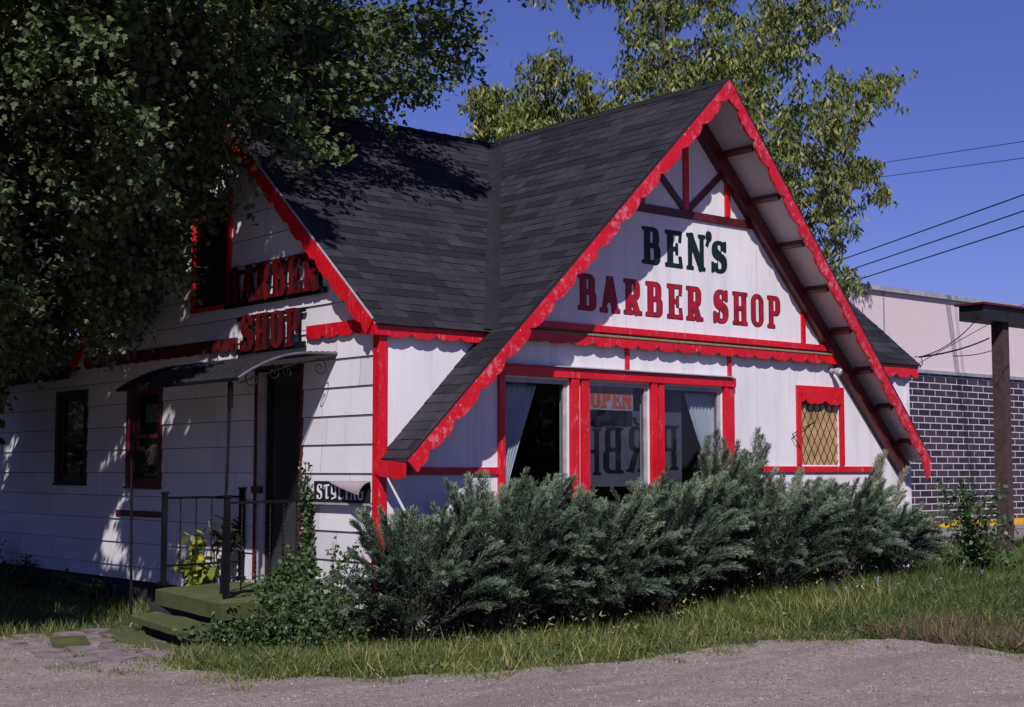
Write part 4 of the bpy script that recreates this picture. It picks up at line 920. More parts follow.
# ---- silver maple arching over the left of the shop
def maple():
    """crown = leaf sprays on drooping twigs in an uneven volume; the open places are cut out so sun reaches the roof, the street gable and the lawn"""
    n = 210000
    c = np.array([-3.8, 4.6, 9.3]); P = rng.uniform(-1, 1, (n, 3)); P = P[(P**2).sum(1) < 1]; P = c + P*np.array([8.2, 10.0, 6.4])
    P = P[P[:, 2] > 2.6]; q = proj(P); core = (q[:, 0] > -60) & (q[:, 0] < 540) & (q[:, 1] > -40) & (q[:, 1] < 400)
    P = P[core | (rng.random(len(P)) < .36)]
    P = P[~((P[:, 0] > -.4) & (P[:, 2] < 6.8 - .85*np.abs(P[:, 1]-RIDGE_Y)) & (P[:, 1] > -.5) & (P[:, 1] < 8))]
    P = P[~((P[:, 0] > -.4) & (P[:, 2] < 4.6))]
    def aimed(m, y0, y1, z0, z1):      # extra sprays added up the sun line to keep the gable end in shade
        W_ = np.stack([np.zeros(m), rng.uniform(y0, y1, m), rng.uniform(z0, z1, m)], -1); return W_ + SUNV*rng.uniform(2.0, 10.5, m)[:, None]
    P = np.concatenate([P, aimed(2600, .9, 3.4, 2.9, 4.6), aimed(9000, 2.4, 10.6, 0., 4.6), np.stack([rng.uniform(-3.4, -.4, 9000), rng.uniform(.6, 6.2, 9000), rng.uniform(4.2, 8.2, 9000)], -1), np.stack([rng.uniform(-3.6, -.45, 7000), rng.uniform(2.5, 10.5, 7000), rng.uniform(2.9, 7.2, 7000)], -1)])
    px = proj(P)
    nz = np.array([noise.noise(Vector((float(p[0])*.75, float(p[1])*.75, float(p[2])*.9))) for p in P])
    gap = nz > -.26
    HOLE = lambda hp: np.where(hp[:, 0] > 235, .04, np.where(hp[:, 0] > 95, -.05, .20))
    e1 = np.cross(SUNV, [0, 0, 1.]); e1 /= np.linalg.norm(e1); e2 = np.cross(SUNV, e1); ca, cb = P @ e1, P @ e2
    coln = np.array([noise.noise(Vector((float(a)*.95, float(b)*.95, 3.3))) for a, b in zip(ca, cb)]); colf = np.array([noise.noise(Vector((float(a)*2.3, float(b)*2.3, 8.3))) for a, b in zip(ca, cb)])
    gap &= ~((px[:, 1] < 5) & (coln > .03))  # crown above the view cut open for sun shafts
    inframe = (px[:, 0] > 0) & (px[:, 0] < 1024) & (px[:, 1] > 0)
    SEEN = [(-50, -50), (500, -50), (478, 20), (474, 60), (470, 84), (440, 74), (420, 100), (392, 92), (386, 122), (352, 120), (345, 134), (300, 160), (330, 128), (350, 145), (322, 168), (318, 205), (292, 214), (262, 206), (236, 210), (228, 196), (205, 200), (192, 232), (190, 290), (168, 292), (146, 296), (140, 326), (112, 346), (60, 350), (-50, 372)]
    SEEN = [(-50, -50), (500, -50), (478, 20), (476, 60), (468, 84), (440, 74), (420, 100), (392, 92), (386, 120), (352, 116), (346, 140), (322, 160), (318, 196), (296, 210), (262, 206), (236, 212), (228, 196), (205, 200), (192, 232), (190, 290), (168, 292), (146, 296), (140, 326), (112, 346), (60, 350), (-50, 372)]
    ok = ~inframe | in_poly(px, SEEN)
    # thinner towards the open right side of the crown
    edge = (px[:, 0] > 340) & inframe; ok &= ~edge | (rng.random(len(P)) < .75)
    # where the shade of a spray falls
    d = -SUNV
    def shade_ok(P):
        res = np.ones(len(P), bool); done = np.zeros(len(P), bool)
        # main roof (left part)
        nR = np.array([0, -SL, 1.]); k = -((P[:, 2]-EAVE_Z) - (P[:, 1]-EAVE_Y)*SL)/((d[2]) - d[1]*SL); H = P + d*k[:, None]
        on = (k > 0) & (H[:, 0] > -.13) & (H[:, 0] < H[:, 2]-(GZ-GX)) & (H[:, 1] > EAVE_Y) & (H[:, 1] < RIDGE_Y) 
        hp = proj(H); R1 = [(262, 100), (345, 120), (425, 130), (462, 150), (478, 170), (452, 212), (428, 196), (400, 206), (376, 180), (340, 190), (330, 214), (306, 208), (318, 240), (296, 236), (262, 180)]
        res &= ~on | in_poly(hp, R1); done |= on
        # gable roof left slope
        k = -((P[:, 2]-GZ) - (P[:, 0]-GX))/(d[2]-d[0]); H = P + d*k[:, None]; on2 = ~done & (k > 0) & (H[:, 0] > 0) & (H[:, 0] < GX) & (H[:, 1] > -.7) & (H[:, 1] < RIDGE_Y); hp = proj(H)
        res &= ~on2 | in_poly(hp, [(484, 140), (512, 140), (505, 172), (486, 168)]); done |= on2
        # side wall
        k = -P[:, 0]/d[0]; H = P + d*k[:, None]; on3 = (k > 0) & (H[:, 1] > 0) & (H[:, 1] < 10.6) & (H[:, 2] > -.2) & (H[:, 2] < 6.4); hp = proj(H)
        S1 = [(-20, 100), (262, 150), (292, 200), (318, 238), (330, 262), (331, 300), (300, 322), (262, 342), (236, 352), (232, 470), (214, 520), (150, 620), (-20, 640)]
        res &= ~on3 | in_poly(hp, S1); done |= on3
        # sprays cut away so sun dapples reach the side wall
        lit = colf > HOLE(hp); res &= ~(on3 & lit)
        # front wall
        k = -P[:, 1]/d[1]; H = P + d*k[:, None]; on4 = ~done & (k > 0) & (H[:, 0] > 0) & (H[:, 0] < 9.5) & (H[:, 2] > 0) & (H[:, 2] < 6.4); res &= ~on4; done |= on4
        k = -(P[:, 2]+.2)/d[2]; H = P + d*k[:, None]; on5 = ~done & (k > 0); hp = proj(H); vis = on5 & (hp[:, 0] > -200) & (hp[:, 0] < 1100) & (hp[:, 1] < 760) & ((H-np.array(C0)) @ _F > 0) & (H[:, 0] < 0.0)
        res &= ~vis | (in_poly(hp, [(-260, 520), (150, 560), (124, 612), (90, 622), (-260, 640)]))
        return res
    ok &= gap & shade_ok(P)
    P = P[ok]
    print('maple sprays', len(P))
    # each spray: leaves hung round a short twig pointing outwards and down
    out = P - (c - np.array([0, 0, 3.0])); out /= np.linalg.norm(out, axis=1, keepdims=True); tw = out + rand_unit(len(P))*.6; tw[:, 2] -= .15; tw /= np.linalg.norm(tw, axis=1, keepdims=True)
    seen = in_poly(proj(P), [(-60, -60), (560, -60), (560, 400), (-60, 400)]); 
    VV = []; FF = []; TT = []; off = 0
    for grp_, K, T, TF, s0, s1 in ((np.where(seen)[0], 19, LOBED, LOBEDF, .052, .098), (np.where(~seen)[0], 9, OVAL, OVALF, .15, .24)):
        idx = np.repeat(grp_, K); t = rng.uniform(-.30, .32, len(idx))
        pos = P[idx] + tw[idx]*t[:, None] + rand_unit(len(idx))*rng.uniform(.02, .15, (len(idx), 1))
        d_ = tw[idx]*.5 + rand_unit(len(idx))*1.0; d_[:, 2] -= .45
        up = np.tile([0, 0, 1.], (len(idx), 1)) + rand_unit(len(idx))*.7
        V, F = scatter(T, TF, pos, d_, rng.uniform(s0, s1, len(idx)), up); tone = np.clip(rng.normal(.48, .22, len(idx)), 0, .95); tone[rng.random(len(idx)) < .03] = 1
        VV.append(V); FF.append(F+off); off += len(V); TT.append(np.repeat(tone, len(TF)))
    V = np.concatenate(VV); F = np.concatenate(FF); tone = np.concatenate(TT)
    t_ = thing('silver_maple', 'large dark leafy maple hanging over the left gable of the shop', 'tree', (-6.4, 7.6, -.2))
    np_mesh('crown', V, F, tone, MAPLE, t_)
    # trunk and limbs
    base = Vector((-6.4, 7.6, -.3)); s = MB(); s.tube([base, base+Vector((.05, -.05, .5)), base+Vector((.15, -.2, 2.2)), base+Vector((.3, -.5, 4.2))], [.52, .40, .34, .30], 12)
    top = base+Vector((.3, -.5, 4.2)); rr = random.Random(3)
    for tx, ty, tz in ((-.6, 3.0, 7.0), (-2.5, -1.5, 9.5), (-8.5, 1.5, 10), (-1.0, 6.5, 7.5), (-4.5, 4.5, 13), (-7.5, 9.5, 10), (-4.6, 0, 11.5), (-3.5, 9.0, 9.5)):
        e = Vector((tx, ty, tz)); m_ = top.lerp(e, .5)+Vector((rr.uniform(-.5, .5), rr.uniform(-.5, .5), .7)); pts = [top-Vector((0, 0, .3)), top.lerp(m_, .5)+Vector((0, 0, .35)), m_, m_.lerp(e, .5)+Vector((0, 0, .2)), e]; s.tube(pts, [.22, .17, .11, .07, .03], 7)
        for k in range(5):
            u = rr.uniform(.35, 1); a = m_.lerp(e, u); b_ = a+Vector((rr.uniform(-1.6, 1.6), rr.uniform(-1.6, 1.6), rr.uniform(-.5, .8))); s.tube([a, a.lerp(b_, .5)+Vector((0, 0, .15)), b_], [.05, .03, .012], 5)
    s.build('trunk', BARK, t_)
    vis = np.where(seen)[0]; sel = rng.choice(vis, 34, replace=False)      # bare twigs that show between the leaves
    for i in sel:
        s = MB(); q = [Vector(P[i])]; dd = Vector(tw[i])
        for k in range(5): dd = (dd + Vector(rng.normal(0, .3, 3))).normalized(); q.append(q[-1]+dd*.22)
        s.tube(q, [.012, .010, .008, .006, .004, .002], 4, False).build('twig', TWIG, t_)
maple()

# ---- ash trees behind the shop
def ash(name, label, base, polys, ctr, rad, n, seed, limbs):
    P = rng.uniform(-1, 1, (n, 3)); P = P[(P**2).sum(1) < 1]; P = np.array(ctr) + P*np.array(rad)
    px = proj(P); nz = np.array([noise.noise(Vector((float(p[0])*.8+seed, float(p[1])*.8, float(p[2])*.8))) for p in P])
    inside = np.zeros(len(P), bool)
    for q in polys: inside |= in_poly(px, q)
    vis = (px[:, 1] > 0); ok = (nz > -.02) & (~vis | inside); P = P[ok]; print(name, len(P))
    K = 26; idx = np.repeat(np.arange(len(P)), K); hang = rng.uniform(-.35, .30, len(idx)); tw = rand_unit(len(P)); tw[:, 2] = tw[:, 2]*.5 + .25
    pos = P[idx] + tw[idx]*hang[:, None] + rand_unit(len(idx))*.10
    d_ = rand_unit(len(idx))*.75; d_[:, 2] -= 1.0; up = rand_unit(len(idx)); sc = np.stack([rng.uniform(.12, .21, len(idx)), rng.uniform(.14, .22, len(idx)), np.full(len(idx), .2)], -1)
    V, F = scatter(LANCE, LANCEF, pos, d_, sc, up); tone = np.clip(rng.normal(.5, .2, len(idx)), 0, .9); tone[rng.random(len(idx)) < .008] = 1
    # a few whole sprigs turned yellow
    yel = rng.random(len(P)) < .006; tone[yel[idx] & (rng.random(len(idx)) < .4)] = .98
    t_ = thing('ash_tree', label, 'tree', base, 'trees behind the shop'); np_mesh('crown', V, F, np.repeat(tone, 2), ASH, t_)
    s = MB(); b0 = Vector(base); rr = random.Random(seed)
    for e in limbs:
        e = Vector(e); m_ = b0.lerp(e, .5)+Vector((rr.uniform(-.3, .3), rr.uniform(-.3, .3), .3)); s.tube([b0-Vector((0, 0, .2)), b0.lerp(m_, .5), m_, e], [.20, .15, .10, .03], 7)
        for k in range(7):
            u = rr.uniform(.1, 1); a = m_.lerp(e, u); b_ = a+Vector((rr.uniform(-1, 1), rr.uniform(-1, 1), rr.uniform(.1, 1.0))); s.tube([a, b_], [.04, .012], 5)
    s.build('trunk', BARK, t_)
A1 = [(484, 84), (500, 74), (520, 84), (526, 52), (545, 62), (556, 33), (568, 38), (572, 64), (592, 78), (604, 108), (618, 120), (640, 126), (634, 170), (600, 200), (480, 200), (470, 140), (482, 130), (474, 112), (462, 104), (466, 92)]
A2 = [(618, 60), (622, 40), (618, -5), (858, -5), (846, 22), (828, 34), (806, 42), (806, 66), (822, 92), (832, 68), (842, 78), (858, 82), (884, 62), (906, 56), (910, 74), (894, 86), (892, 104), (872, 106), (864, 126), (842, 150), (858, 158), (876, 160), (872, 184), (898, 184), (894, 202), (872, 198), (850, 206), (858, 232), (838, 246), (832, 262), (860, 278), (862, 294), (838, 294), (760, 280), (690, 200), (640, 190), (634, 150), (606, 118), (612, 92)]
ash('ash_a', 'narrow pale green ash tree standing alone behind the roof valley', (12.4, 11.2, 0), [A1], (12.4, 11.0, 8.8), (2.3, 2.2, 2.9), 3000, 1, [(12.3, 11.1, 9.6), (11.6, 11.6, 8.6), (13.2, 10.6, 9.0)])
ash('ash_b', 'broad pale green ash tree rising behind the front gable peak', (16.0, 10.2, 0), [A2], (15.4, 8.9, 9.3), (5.2, 5.0, 5.2), 9000, 2, [(12.9, 10.6, 10.2), (14.2, 9.6, 13.0), (16.5, 8.8, 11.0), (18.4, 7.2, 9.6), (17.4, 7.0, 7.2), (16.0, 7.6, 6.2)])

P = rng.uniform(-1, 1, (5200, 3)); P = P[(P**2).sum(1) < 1]; P = np.array([-1.0, 23., 4.6]) + P*np.array([11, 4.5, 6.2]); P = P[P[:, 2] > .3]
q = proj(P); P = P[(q[:, 0] < 330) | (q[:, 1] > 250)]; idx = np.repeat(np.arange(len(P)), 26); pos = P[idx] + rng.normal(0, .30, (len(idx), 3))
V, F = scatter(OVAL, OVALF, pos, rand_unit(len(idx)), rng.uniform(.16, .30, len(idx))); bt_ = thing('backyard_tree', 'dark tree mass standing behind the rear wing at the far left', 'tree', (-1, 23, 0)); np_mesh('crown', V, F, np.repeat(np.clip(rng.normal(.3, .2, len(idx)), 0, .9), 4), MAPLE, bt_)
s = MB(); s.tube([(-1, 23, -.3), (-.8, 23, 2.5), (-1.2, 23.2, 6)], [.4, .3, .15], 8)
for k in range(7): s.tube([(-1, 23, 1.5+.4*k), (-1+8*math.cos(k*2.2), 23+2.5*math.sin(k*1.7), 4+.7*k)], [.16, .04], 6)
s.build('trunk', BARK, bt_)
# ---- junipers along the front wall
NEED = np.array([[0,-.5,0],[0,.5,0],[1,0,0]], float); NEEDF = np.array([[0,1,2]])
def juniper(cx, cy, rx, ry, h, seed, label, nb=60, lean=(0, 0), m=JUNI, grp='juniper shrubs along the front wall', name='juniper_shrub', low=.05, fill=True):
    """plumes: arching branches whose outer half is dressed in forward-pointing sprigs that shorten to a feathered tip"""
    r = np.random.default_rng(seed); z0 = gz(cx, cy); PP = []; DD = []; SS = []; tn = []; tw = MB()
    wind = np.array([.80, -.10, .0])           # the plumes sweep to the right
    for b in range(nb):
        az = r.uniform(0, 2*math.pi); el = R(4 + 70*r.random()**1.2); k_ = r.uniform(.55, 1.18)
        ex = cx + math.cos(az)*rx*math.cos(el)**.7*k_ + lean[0]*math.sin(el) + wind[0]*.35*r.uniform(.3, 1.3); ey = cy + math.sin(az)*ry*math.cos(el)**.7*k_ + lean[1]; ez = z0 + low + .10*r.random() + h*math.sin(el)**.62*(k_*.42+.55)
        if ey > -.12: ey = -.12 - r.uniform(0, .2)
        st_ = np.array([cx + math.cos(az)*rx*.12, cy + math.sin(az)*ry*.10, z0+.02]); en = np.array([ex, ey, ez]); L = np.linalg.norm(en-st_); ctrl = st_*.50 + en*.50 + np.array([-.06, 0, .38*L*math.cos(el)]) + r.normal(0, .05, 3)
        bez = lambda t: (1-t)**2*st_ + 2*t*(1-t)*ctrl + t*t*en
        tw.tube([tuple(bez(t)) for t in (0, .3, .6, .95)], [.016, .012, .008, .003], 4)
        bt = r.normal(0, .15)
        plen = min(.85, L*.62)*r.uniform(.8, 1.15); t0 = max(.15, 1-plen/L); ns = int(plen*44)+4
        for k in range(ns):
            f = k/(ns-1); t = t0 + (1-t0)*f; p = bez(t); tg = 2*(1-t)*(ctrl-st_) + 2*t*(en-ctrl); tg /= np.linalg.norm(tg); side = np.cross(tg, [0, 0, 1.]); side /= max(np.linalg.norm(side), .1); upn = np.cross(side, tg)
            sl = (.112*math.sin(math.pi*min(1, .22+.76*f))**.8 + .035)*r.uniform(.75, 1.2)
            for q in range(3):
                a = r.choice((0, math.pi)) + r.normal(0, .7)
                a_ = r.uniform(0, 2*math.pi); ax = tg*r.uniform(.8, 1.3) + (side*math.cos(a) + upn*math.sin(a)*.6)*r.uniform(.4, .8) + np.array([0, 0, .02]); ax /= np.linalg.norm(ax)
                for j in range(8):
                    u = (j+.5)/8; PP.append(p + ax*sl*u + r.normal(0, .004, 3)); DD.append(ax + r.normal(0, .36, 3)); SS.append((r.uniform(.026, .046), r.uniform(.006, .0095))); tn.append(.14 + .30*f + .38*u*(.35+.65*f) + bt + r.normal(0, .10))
    if fill:      # darkest needles fill the inside, inner shade put into their tone
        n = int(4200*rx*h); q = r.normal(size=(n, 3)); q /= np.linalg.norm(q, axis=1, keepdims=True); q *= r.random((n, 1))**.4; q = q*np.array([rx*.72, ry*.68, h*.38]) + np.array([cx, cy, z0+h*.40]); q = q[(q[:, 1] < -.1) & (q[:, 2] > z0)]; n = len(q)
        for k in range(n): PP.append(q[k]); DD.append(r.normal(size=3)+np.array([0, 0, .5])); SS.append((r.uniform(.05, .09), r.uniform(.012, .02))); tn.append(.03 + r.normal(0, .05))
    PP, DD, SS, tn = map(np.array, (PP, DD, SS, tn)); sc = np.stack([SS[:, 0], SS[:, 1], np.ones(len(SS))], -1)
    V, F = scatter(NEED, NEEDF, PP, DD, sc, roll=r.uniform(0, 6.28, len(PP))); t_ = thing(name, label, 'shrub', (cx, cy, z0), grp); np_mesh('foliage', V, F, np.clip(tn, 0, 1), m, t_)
    tw.build('stems', BARK, t_); return len(F)
nn = 0
for (cx, cy, rx, ry, h, sd_, nb, ln, lab) in (
    (-.05, -.80, .98, .58, 1.34, 11, 150, (-.12, 0), 'blue green juniper shrub at the shop corner, leftmost of the row'),
    (.95, -.85, 1.02, .62, 1.62, 12, 170, (0, 0), 'tall feathery juniper shrub below the left pane of the front window'),
    (2.15, -.90, 1.10, .66, 1.46, 13, 180, (0, 0), 'broad dense juniper shrub below the OPEN card of the front window'),
    (3.35, -.85, 1.10, .62, 1.58, 14, 170, (.05, 0), 'arching juniper shrub in front of the right pane of the window'),
    (4.75, -.62, .62, .42, 1.98, 15, 110, (.0, 0), 'tallest juniper shrub, just right of the front window'),
    (5.30, -.85, 1.10, .58, 1.44, 16, 150, (.1, 0), 'plumed juniper shrub under the left side of the lattice window'),
    (6.65, -.80, .98, .55, 1.36, 17, 140, (.1, 0), 'dark juniper shrub right below the lattice window'),
    (7.75, -.82, .80, .50, .92, 18, 95, (.05, 0), 'low sprawling juniper shrub at the right foot of the gable')):
    nn += juniper(cx, cy, rx, ry, h, sd_, lab, int(nb*1.2), ln)
nn += juniper(8.10, -.42, .30, .22, 1.62, 19, 'sparse dried out pale shrub against the wall under the right roof foot', 10, (.05, 0), JDRY, None, 'dry_shrub', .25, False)
print('juniper needles', nn)

# ---- broad-leaved plants
def leafy(pts, dirs, smin, smax, tmpl, tf, m, name, parent, tone_mu=.45, droop=.3, wid=1.0, seed=0):
    r = np.random.default_rng(seed); n = len(pts); d = np.array(dirs) + r.normal(0, .6, (n, 3)); d[:, 2] -= droop; s_ = r.uniform(smin, smax, n)
    V, F = scatter(tmpl, tf, np.array(pts), d, np.stack([s_, s_*wid, s_], -1), up=np.tile([0, 0, 1.], (n, 1)) + r.normal(0, .5, (n, 3))); return np_mesh(name, V, F, np.repeat(np.clip(r.normal(tone_mu, .25, n), 0, 1), len(tf)), m, parent)
def stem_plant(name, label, cat, base, stems, smin, smax, m, per, seed, tmpl=OVAL, tf=OVALF, grp=None, spread=.08, droop=.3, wid=1., r0=.008):
    r = np.random.default_rng(seed); t_ = thing(name, label, cat, base, grp); s = MB(); P = []; D = []
    for st_ in stems:
        pts = [np.array(p, float) for p in st_]; s.tube([tuple(p) for p in pts], [r0*(1-.7*i/(len(pts)-1)) for i in range(len(pts))], 5)
        seg = [np.linalg.norm(b-a) for a, b in zip(pts, pts[1:])]; tot = sum(seg)
        for k in range(int(per*tot)):
            u = r.uniform(.08, 1)*tot; i = 0
            while i < len(seg)-1 and u > seg[i]: u -= seg[i]; i += 1
            p = pts[i] + (pts[i+1]-pts[i])*min(1, u/seg[i]); o = r.normal(size=3); o /= np.linalg.norm(o); P.append(p + o*r.uniform(0, spread)); D.append(o)
    s.build('stems', STEMG, t_); leafy(P, D, smin, smax, tmpl, tf, m, 'leaves', t_, .45, droop, wid, seed); return t_
r = np.random.default_rng(77)
# vine over the near railing
st_ = []
for k in range(46):
    x = r.uniform(-1.75, -.1); y = .62 - .5*r.random() + (x+1.4)*.20; top = -.02 + .98*max(0, 1-abs(x+.25)/1.25)*r.uniform(.4, 1); st_.append([(x, y, -.22), (x+r.normal(0, .1), y+r.normal(0, .06), top*.5), (x+r.normal(0, .18), y+r.normal(0, .1), top)])
for k in range(5): st_.append([(-.12, 1.20, -.1), (-.10+r.normal(0, .03), 1.22+r.normal(0, .03), .6), (-.10+r.normal(0, .02), 1.25, 1.2), (-.10, 1.27+r.normal(0, .02), 1.2+r.uniform(.1, .5))])
for k in range(10): st_.append([(-.9+r.normal(0, .15), .75, .1), (-.7+r.normal(0, .15), .86, .40+r.normal(0, .06)), (-.35+r.normal(0, .2), .98, .55+r.normal(0, .12))])
stem_plant('climbing_vine', 'small leaved green vine climbing the near railing beside the landing', 'vine', (-.6, .6, -.2), st_, .035, .062, VINE, 130, 5, spread=.07, wid=1.15)
# low leafy weeds between the vine and the corner
st_ = [[(r.uniform(-1.5, .0), r.uniform(-.9, .3), -.2)] for k in range(70)]; st_ = [[a[0], (a[0][0]+r.normal(0, .08), a[0][1]+r.normal(0, .08), a[0][2]+r.uniform(.25, .75))] for a in st_]
stem_plant('weed_clump', 'clump of leafy green weeds at the foot of the wall between vine and juniper', 'weeds', (-.8, -.3, -.2), st_, .035, .065, VINE, 70, 6, spread=.07)
# yellowing plant behind the far railing
st_ = []
for k in range(30): a = r.uniform(0, 6.28); q = r.uniform(.05, .34); st_.append([(-.38, 3.12, .0), (-.38+q*.5*math.cos(a), 3.12+q*.5*math.sin(a), .42), (-.38+q*math.cos(a), 3.12+q*math.sin(a), .44+r.uniform(0, .22)-q*.3)])
for k in range(6): st_.append([(-.40, 3.15, .1), (-.42, 3.2+r.normal(0, .03), .5), (-.42+r.normal(0, .05), 3.22+r.normal(0, .06), .80+r.uniform(-.1, .12))])
stem_plant('yellowing_plant', 'broad leaved plant turning yellow behind the far handrail', 'plant', (-.38, 3.12, -.2), st_, .09, .16, YLEAF, 26, 8, spread=.05, droop=.6, wid=.9)
t_ = thing('withered_sunflower', 'withered dark drooping flower head on a bent stem beside the yellowing plant', 'plant', (-.25, 2.95, -.2))
MB().tube([(-.25, 2.98, -.2), (-.27, 3.02, .55), (-.30, 3.10, .95), (-.28, 3.0, 1.02), (-.24, 2.86, .97), (-.22, 2.78, .84)], [.016, .014, .010, .009, .008, .007], 6).build('stem', TWIG, t_)
MB().tube([(-.22, 2.80, .86), (-.22, 2.77, .80), (-.22, 2.75, .74)], [.03, .11, .07], 12).build('flower_head', DLEAF, t_)
P = np.array([[-.22, 2.78, .78]])+r.normal(0, .075, (120, 3))*np.array([1, 1.3, 1.2]); leafy(P, r.normal(0, .4, (120, 3)), .07, .12, OVAL, OVALF, DLEAF, 'leaves', t_, .4, .8, 1.2, 9)
# sapling at the right
st_ = []
for k in range(44):
    a = r.uniform(0, 6.28); x0, y0 = 9.35, -1.1; hh = r.uniform(.35, 1.5); q = r.uniform(.15, .85)*(1.2 if hh < 1.0 else .7); st_.append([(x0, y0, .05), (x0+q*.5*math.cos(a), y0+q*.5*math.sin(a), hh*.55), (x0+q*math.cos(a), y0+q*math.sin(a), hh)])
stem_plant('sapling', 'dark leafy sapling growing at the right edge in front of the brick wall', 'shrub', (9.35, -1.1, .05), st_, .05, .09, VINE, 46, 21, spread=.10)
# dark tufts along the side wall
for i, (x, y, hh) in enumerate(((-.28, 8.9, .5), (-.30, 7.2, .36), (-.30, 6.1, .28), (-.45, 9.8, .8))):
    st_ = [[(x+r.normal(0, .08), y+r.normal(0, .15), -.2), (x+r.normal(0, .14), y+r.normal(0, .2), -.2+hh*r.uniform(.5, 1))] for k in range(16)]
    stem_plant('wall_weed', ['dark weed tuft against the side wall below the farther window', 'dark weed tuft against the side wall between the two windows', 'low dark weed at the side wall below the nearer window', 'tall dark weeds at the far left end of the side wall'][i], 'weeds', (x, y, -.2), st_, .04, .08, VINE, 70, 30+i, grp='weeds along the side wall')

# ---- grass
BL = np.array([[0,-.5,0],[0,.5,0],[.5,.32,.08],[.5,-.32,.08],[1,0,.30]], float); BLF = np.array([[0,1,2],[0,2,3],[3,2,4]])
def grass(name, n, box, keep, hmin, hmax, wid, tmu, label, seed, tsd=.2, lean=.35, hfn=None):
    r = np.random.default_rng(seed); x = r.uniform(box[0], box[1], n); y = r.uniform(box[2], box[3], n); k = keep(x, y)
    nv = np.array([noise.noise(Vector((float(a)*1.7, float(b)*1.7, seed))) for a, b in zip(x, y)]); nv2 = np.array([noise.noise(Vector((float(a)*7, float(b)*7, seed+3))) for a, b in zip(x, y)])
    k &= (nv2 + nv*.6 > -.32 + r.normal(0, .12, n)); x, y, nv = x[k], y[k], nv[k]; n = len(x)
    h = r.uniform(hmin, hmax, n)*(1+.55*nv); 
    if hfn is not None: h *= hfn(x, y)
    d = np.stack([r.normal(0, lean, n), r.normal(0, lean, n), np.ones(n)], -1); V, F = scatter(BL, BLF, np.stack([x, y, gz_v(x, y)-.02], -1), d, np.stack([h, np.full(n, wid)*r.uniform(.7, 1.4, n), h], -1), up=np.stack([r.normal(size=n), r.normal(size=n), np.zeros(n)+.1], -1))
    o = np_mesh(name, V, F, np.repeat(np.clip(tmu + nv*.35 + r.normal(0, tsd, n), 0, 1), 3), GRASS); print(name, n); return tag(o, label, 'grass', kind='stuff')
notlot = lambda x, y: ~inside_lot(x, y) & ~((x > 0) & (x < 9.45) & (y > 0) & (y < 10.5)) & ~((x > -2.0) & (x < 0) & (y > .3) & (y < 2.8))
def edge_h(x, y): return np.clip(.45 + 1.3*np.minimum(1, np.maximum(0, (y + 2.7 - .10*np.maximum(0, x-2.5))/1.6)), .45, 1.25)
grass('short_grass', 120000, (-2.4, 5.5, -3.8, .3), notlot, .035, .14, .009, .47, 'short weedy grass along the edge of the gravel in front of the junipers', 1, .26, .75, hfn=edge_h)
grass('tall_grass', 90000, (3.4, 13, -5.8, 1.5), lambda x, y: notlot(x, y), .06, .22, .010, .36, 'longer green grass on the right in front of the junipers', 2, .2, .5, hfn=lambda x, y: np.where(y > -1.6, 1.15, .8))
grass('foxtail_grass', 3200, (-1.8, 6.5, -2.8, -1.0), notlot, .12, .28, .008, .72, 'pale seeding grass stalks standing above the shorter grass', 3, .15, .45)
def near_edge(x, y):
    e = np.array(ep); m_ = np.full(len(x), 9.)
    for i in range(0, len(e), 2): m_ = np.minimum(m_, np.hypot(x-e[i, 0], y-e[i, 1]))
    return m_
def edge_keep(x, y):
    m_ = near_edge(x, y); nz_ = np.array([noise.noise(Vector((float(a)*2.6, float(b)*2.6, 70))) for a, b in zip(x, y)]); return inside_lot(x, y) & (m_ < .16 + .95*np.clip(nz_+.05, 0, 1)) & (x > -4) 
grass('edge_grass', 90000, (-4, 4.6, -6, 3), edge_keep, .05, .13, .009, .55, 'thin straggling tufts of grass creeping out over the gravel edge', 9, .25, .9)
# low broad-leaved weeds woven through the grass
r = np.random.default_rng(55); n = 26000; x = r.uniform(-2.3, 12, n); y = r.uniform(-5.5, .2, n); nv = np.array([noise.noise(Vector((float(a)*1.3, float(b)*1.3, 21))) for a, b in zip(x, y)]); k = notlot(x, y) & (nv > -.05 + .25*(x > 4)); x, y = x[k], y[k]; n = len(x)
V, F = scatter(OVAL, OVALF, np.stack([x, y, gz_v(x, y)+r.uniform(.01, .13, n)], -1), np.stack([r.normal(size=n), r.normal(size=n), r.normal(0, .35, n)], -1), r.uniform(.02, .05, n), up=np.tile([0, 0, 1.], (n, 1))+r.normal(0, .3, (n, 3))); tag(np_mesh('ground_weeds', V, F, np.repeat(np.clip(r.normal(.4, .25, n), 0, 1), 4), VINE), 'low round leaved weeds growing through the grass', 'weeds', kind='stuff')
DRYG = leaf_mat('reddish_dry_stalks', [(0., (.06, .040, .026)), (.6, (.15, .095, .065)), (1., (.26, .19, .12))], None, .1)
go = grass('dry_stalks', 9000, (3.1, 5.0, -5.4, -3.4), lambda x, y: notlot(x, y) & (np.hypot((x-4.0)/.8, (y+4.5)/.9) < 1 + .3*np.sin(x*9)), .06, .22, .009, .4, 'reddish brown dried stalks at the gravel edge in the lower right', 12, .25, .8)
go.data.materials[0] = DRYG
go = grass('dry_stalks', 5000, (-2.4, 6, -3.6, -1.5), lambda x, y: notlot(x, y) & (np.sin(x*2.3+1)+np.sin(y*3.1+x) > .9), .03, .12, .008, .5, 'patches of brown dead stalks among the short grass', 13, .25, .9); go.data.materials[0] = DRYG
grass('yard_grass', 30000, (-5.5, .1, 2.0, 11), lambda x, y: notlot(x, y) & ~((x > -3.4) & (x < -1.6) & (y < 2.8)), .05, .16, .012, .38, 'low dark grass in the shade beside the side wall', 4)
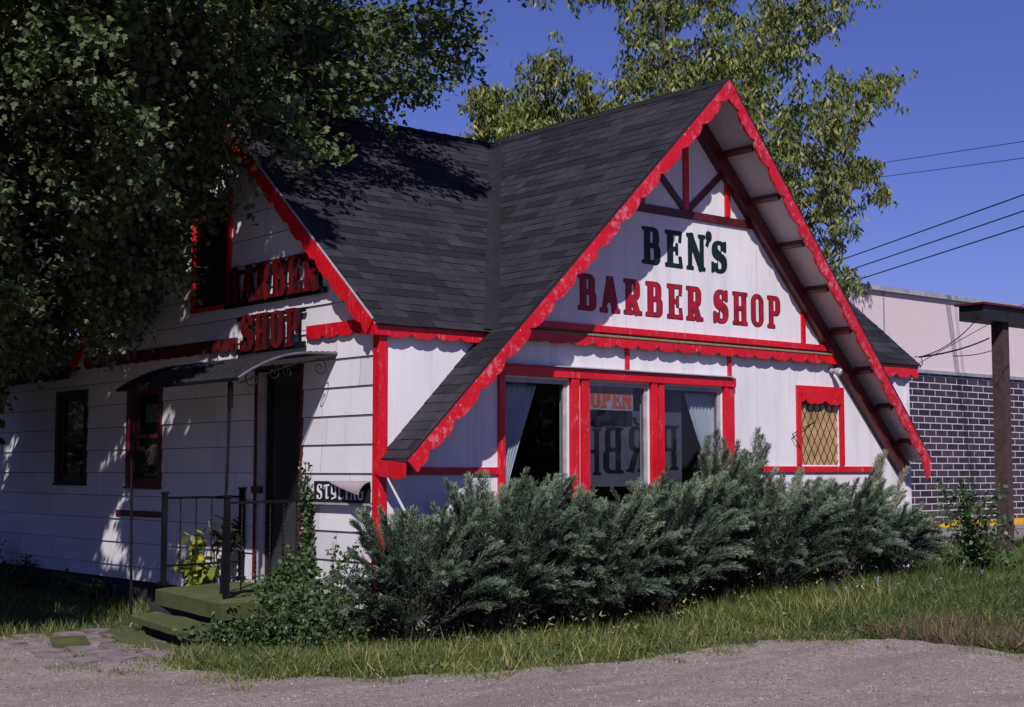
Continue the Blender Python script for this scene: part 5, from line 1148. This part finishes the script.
grass('path_grass', 16000, (-3.6, -1.3, -.9, 2.6), lambda x, y: np.array([noise.noise(Vector((float(a)*2.2, float(b)*2.2, 40))) for a, b in zip(x, y)]) > .06, .02, .08, .009, .40, 'small tufts of grass growing between the flagstones', 5)
grass('far_grass', 40000, (9.5, 26, -12, 4.2), lambda x, y: notlot(x, y), .06, .18, .016, .45, 'grass verge stretching beyond the shop to the paved lane', 6)
# foxtail seed heads
r = np.random.default_rng(99); n = 110; x = r.uniform(-1.6, 6.5, n); y = r.uniform(-2.7, -1.1, n); k = notlot(x, y); x, y = x[k], y[k]; n = len(x); h = r.uniform(.16, .36, n)
HEAD = np.array([[0,-.5,0],[.3,.9,0],[1,.1,.3],[.6,-.6,.1],[0,0,.5]], float); HF = np.array([[0,1,3],[1,2,3],[0,4,2],[4,1,2]])
V, F = scatter(HEAD, HF, np.stack([x, y, gz_v(x, y)+h], -1), np.stack([r.normal(0, .8, n), r.normal(0, .8, n), r.uniform(-.2, .8, n)], -1), np.stack([r.uniform(.035, .07, n), np.full(n, .008), np.full(n, .03)], -1)); tag(np_mesh('seed_heads', V, F, np.repeat(r.uniform(.7, 1, n), 4), GRASS), 'drooping pale seed heads on the grass below the junipers', 'grass', kind='stuff')
# blue chicory flowers
CH = leaf_mat('chicory_petal', [(0., (.22, .24, .55)), (1., (.35, .36, .68))], None, .2)
n = 40; x = r.uniform(4.5, 11.5, n); y = r.uniform(-3.0, -1.2, n); k = notlot(x, y); x, y = x[k], y[k]; n = len(x); V, F = scatter(OVAL, OVALF, np.repeat(np.stack([x, y, gz_v(x, y)+.24], -1), 5, 0), r.normal(size=(n*5, 3)), np.full(n*5, .022)); tag(np_mesh('chicory_flowers', V, F, np.repeat(r.random(n*5), 4), CH), 'scattered small blue flowers in the grass at the right', 'flowers', kind='stuff')
# far wood beyond the road behind the camera and beyond the yards
FAR = leaf_mat('far_foliage', [(0., (.025, .045, .018)), (1., (.08, .10, .035))], None, .1)
P = []
for (xa, ya, xb, yb, cnt) in ((-60, -46, 60, -60, 9000), (-30, 44, 70, 62, 6000), (-44, -20, -36, 46, 5000)):
    t = rng.random(cnt); P.append(np.stack([xa+(xb-xa)*t+rng.normal(0, 2, cnt), ya+(yb-ya)*t+rng.normal(0, 2, cnt), (rng.random(cnt)**.8)*(5.5+2.5*np.sin(t*23)+1.5*np.sin(t*61))], -1))
P = np.concatenate(P); V, F = scatter(OVAL, OVALF, P, rand_unit(len(P)), rng.uniform(.8, 1.8, len(P))); tag(np_mesh('far_wood', V, F, np.repeat(rng.random(len(P)), 4), FAR), 'far off belt of trees closing the yards', 'trees', kind='stuff')
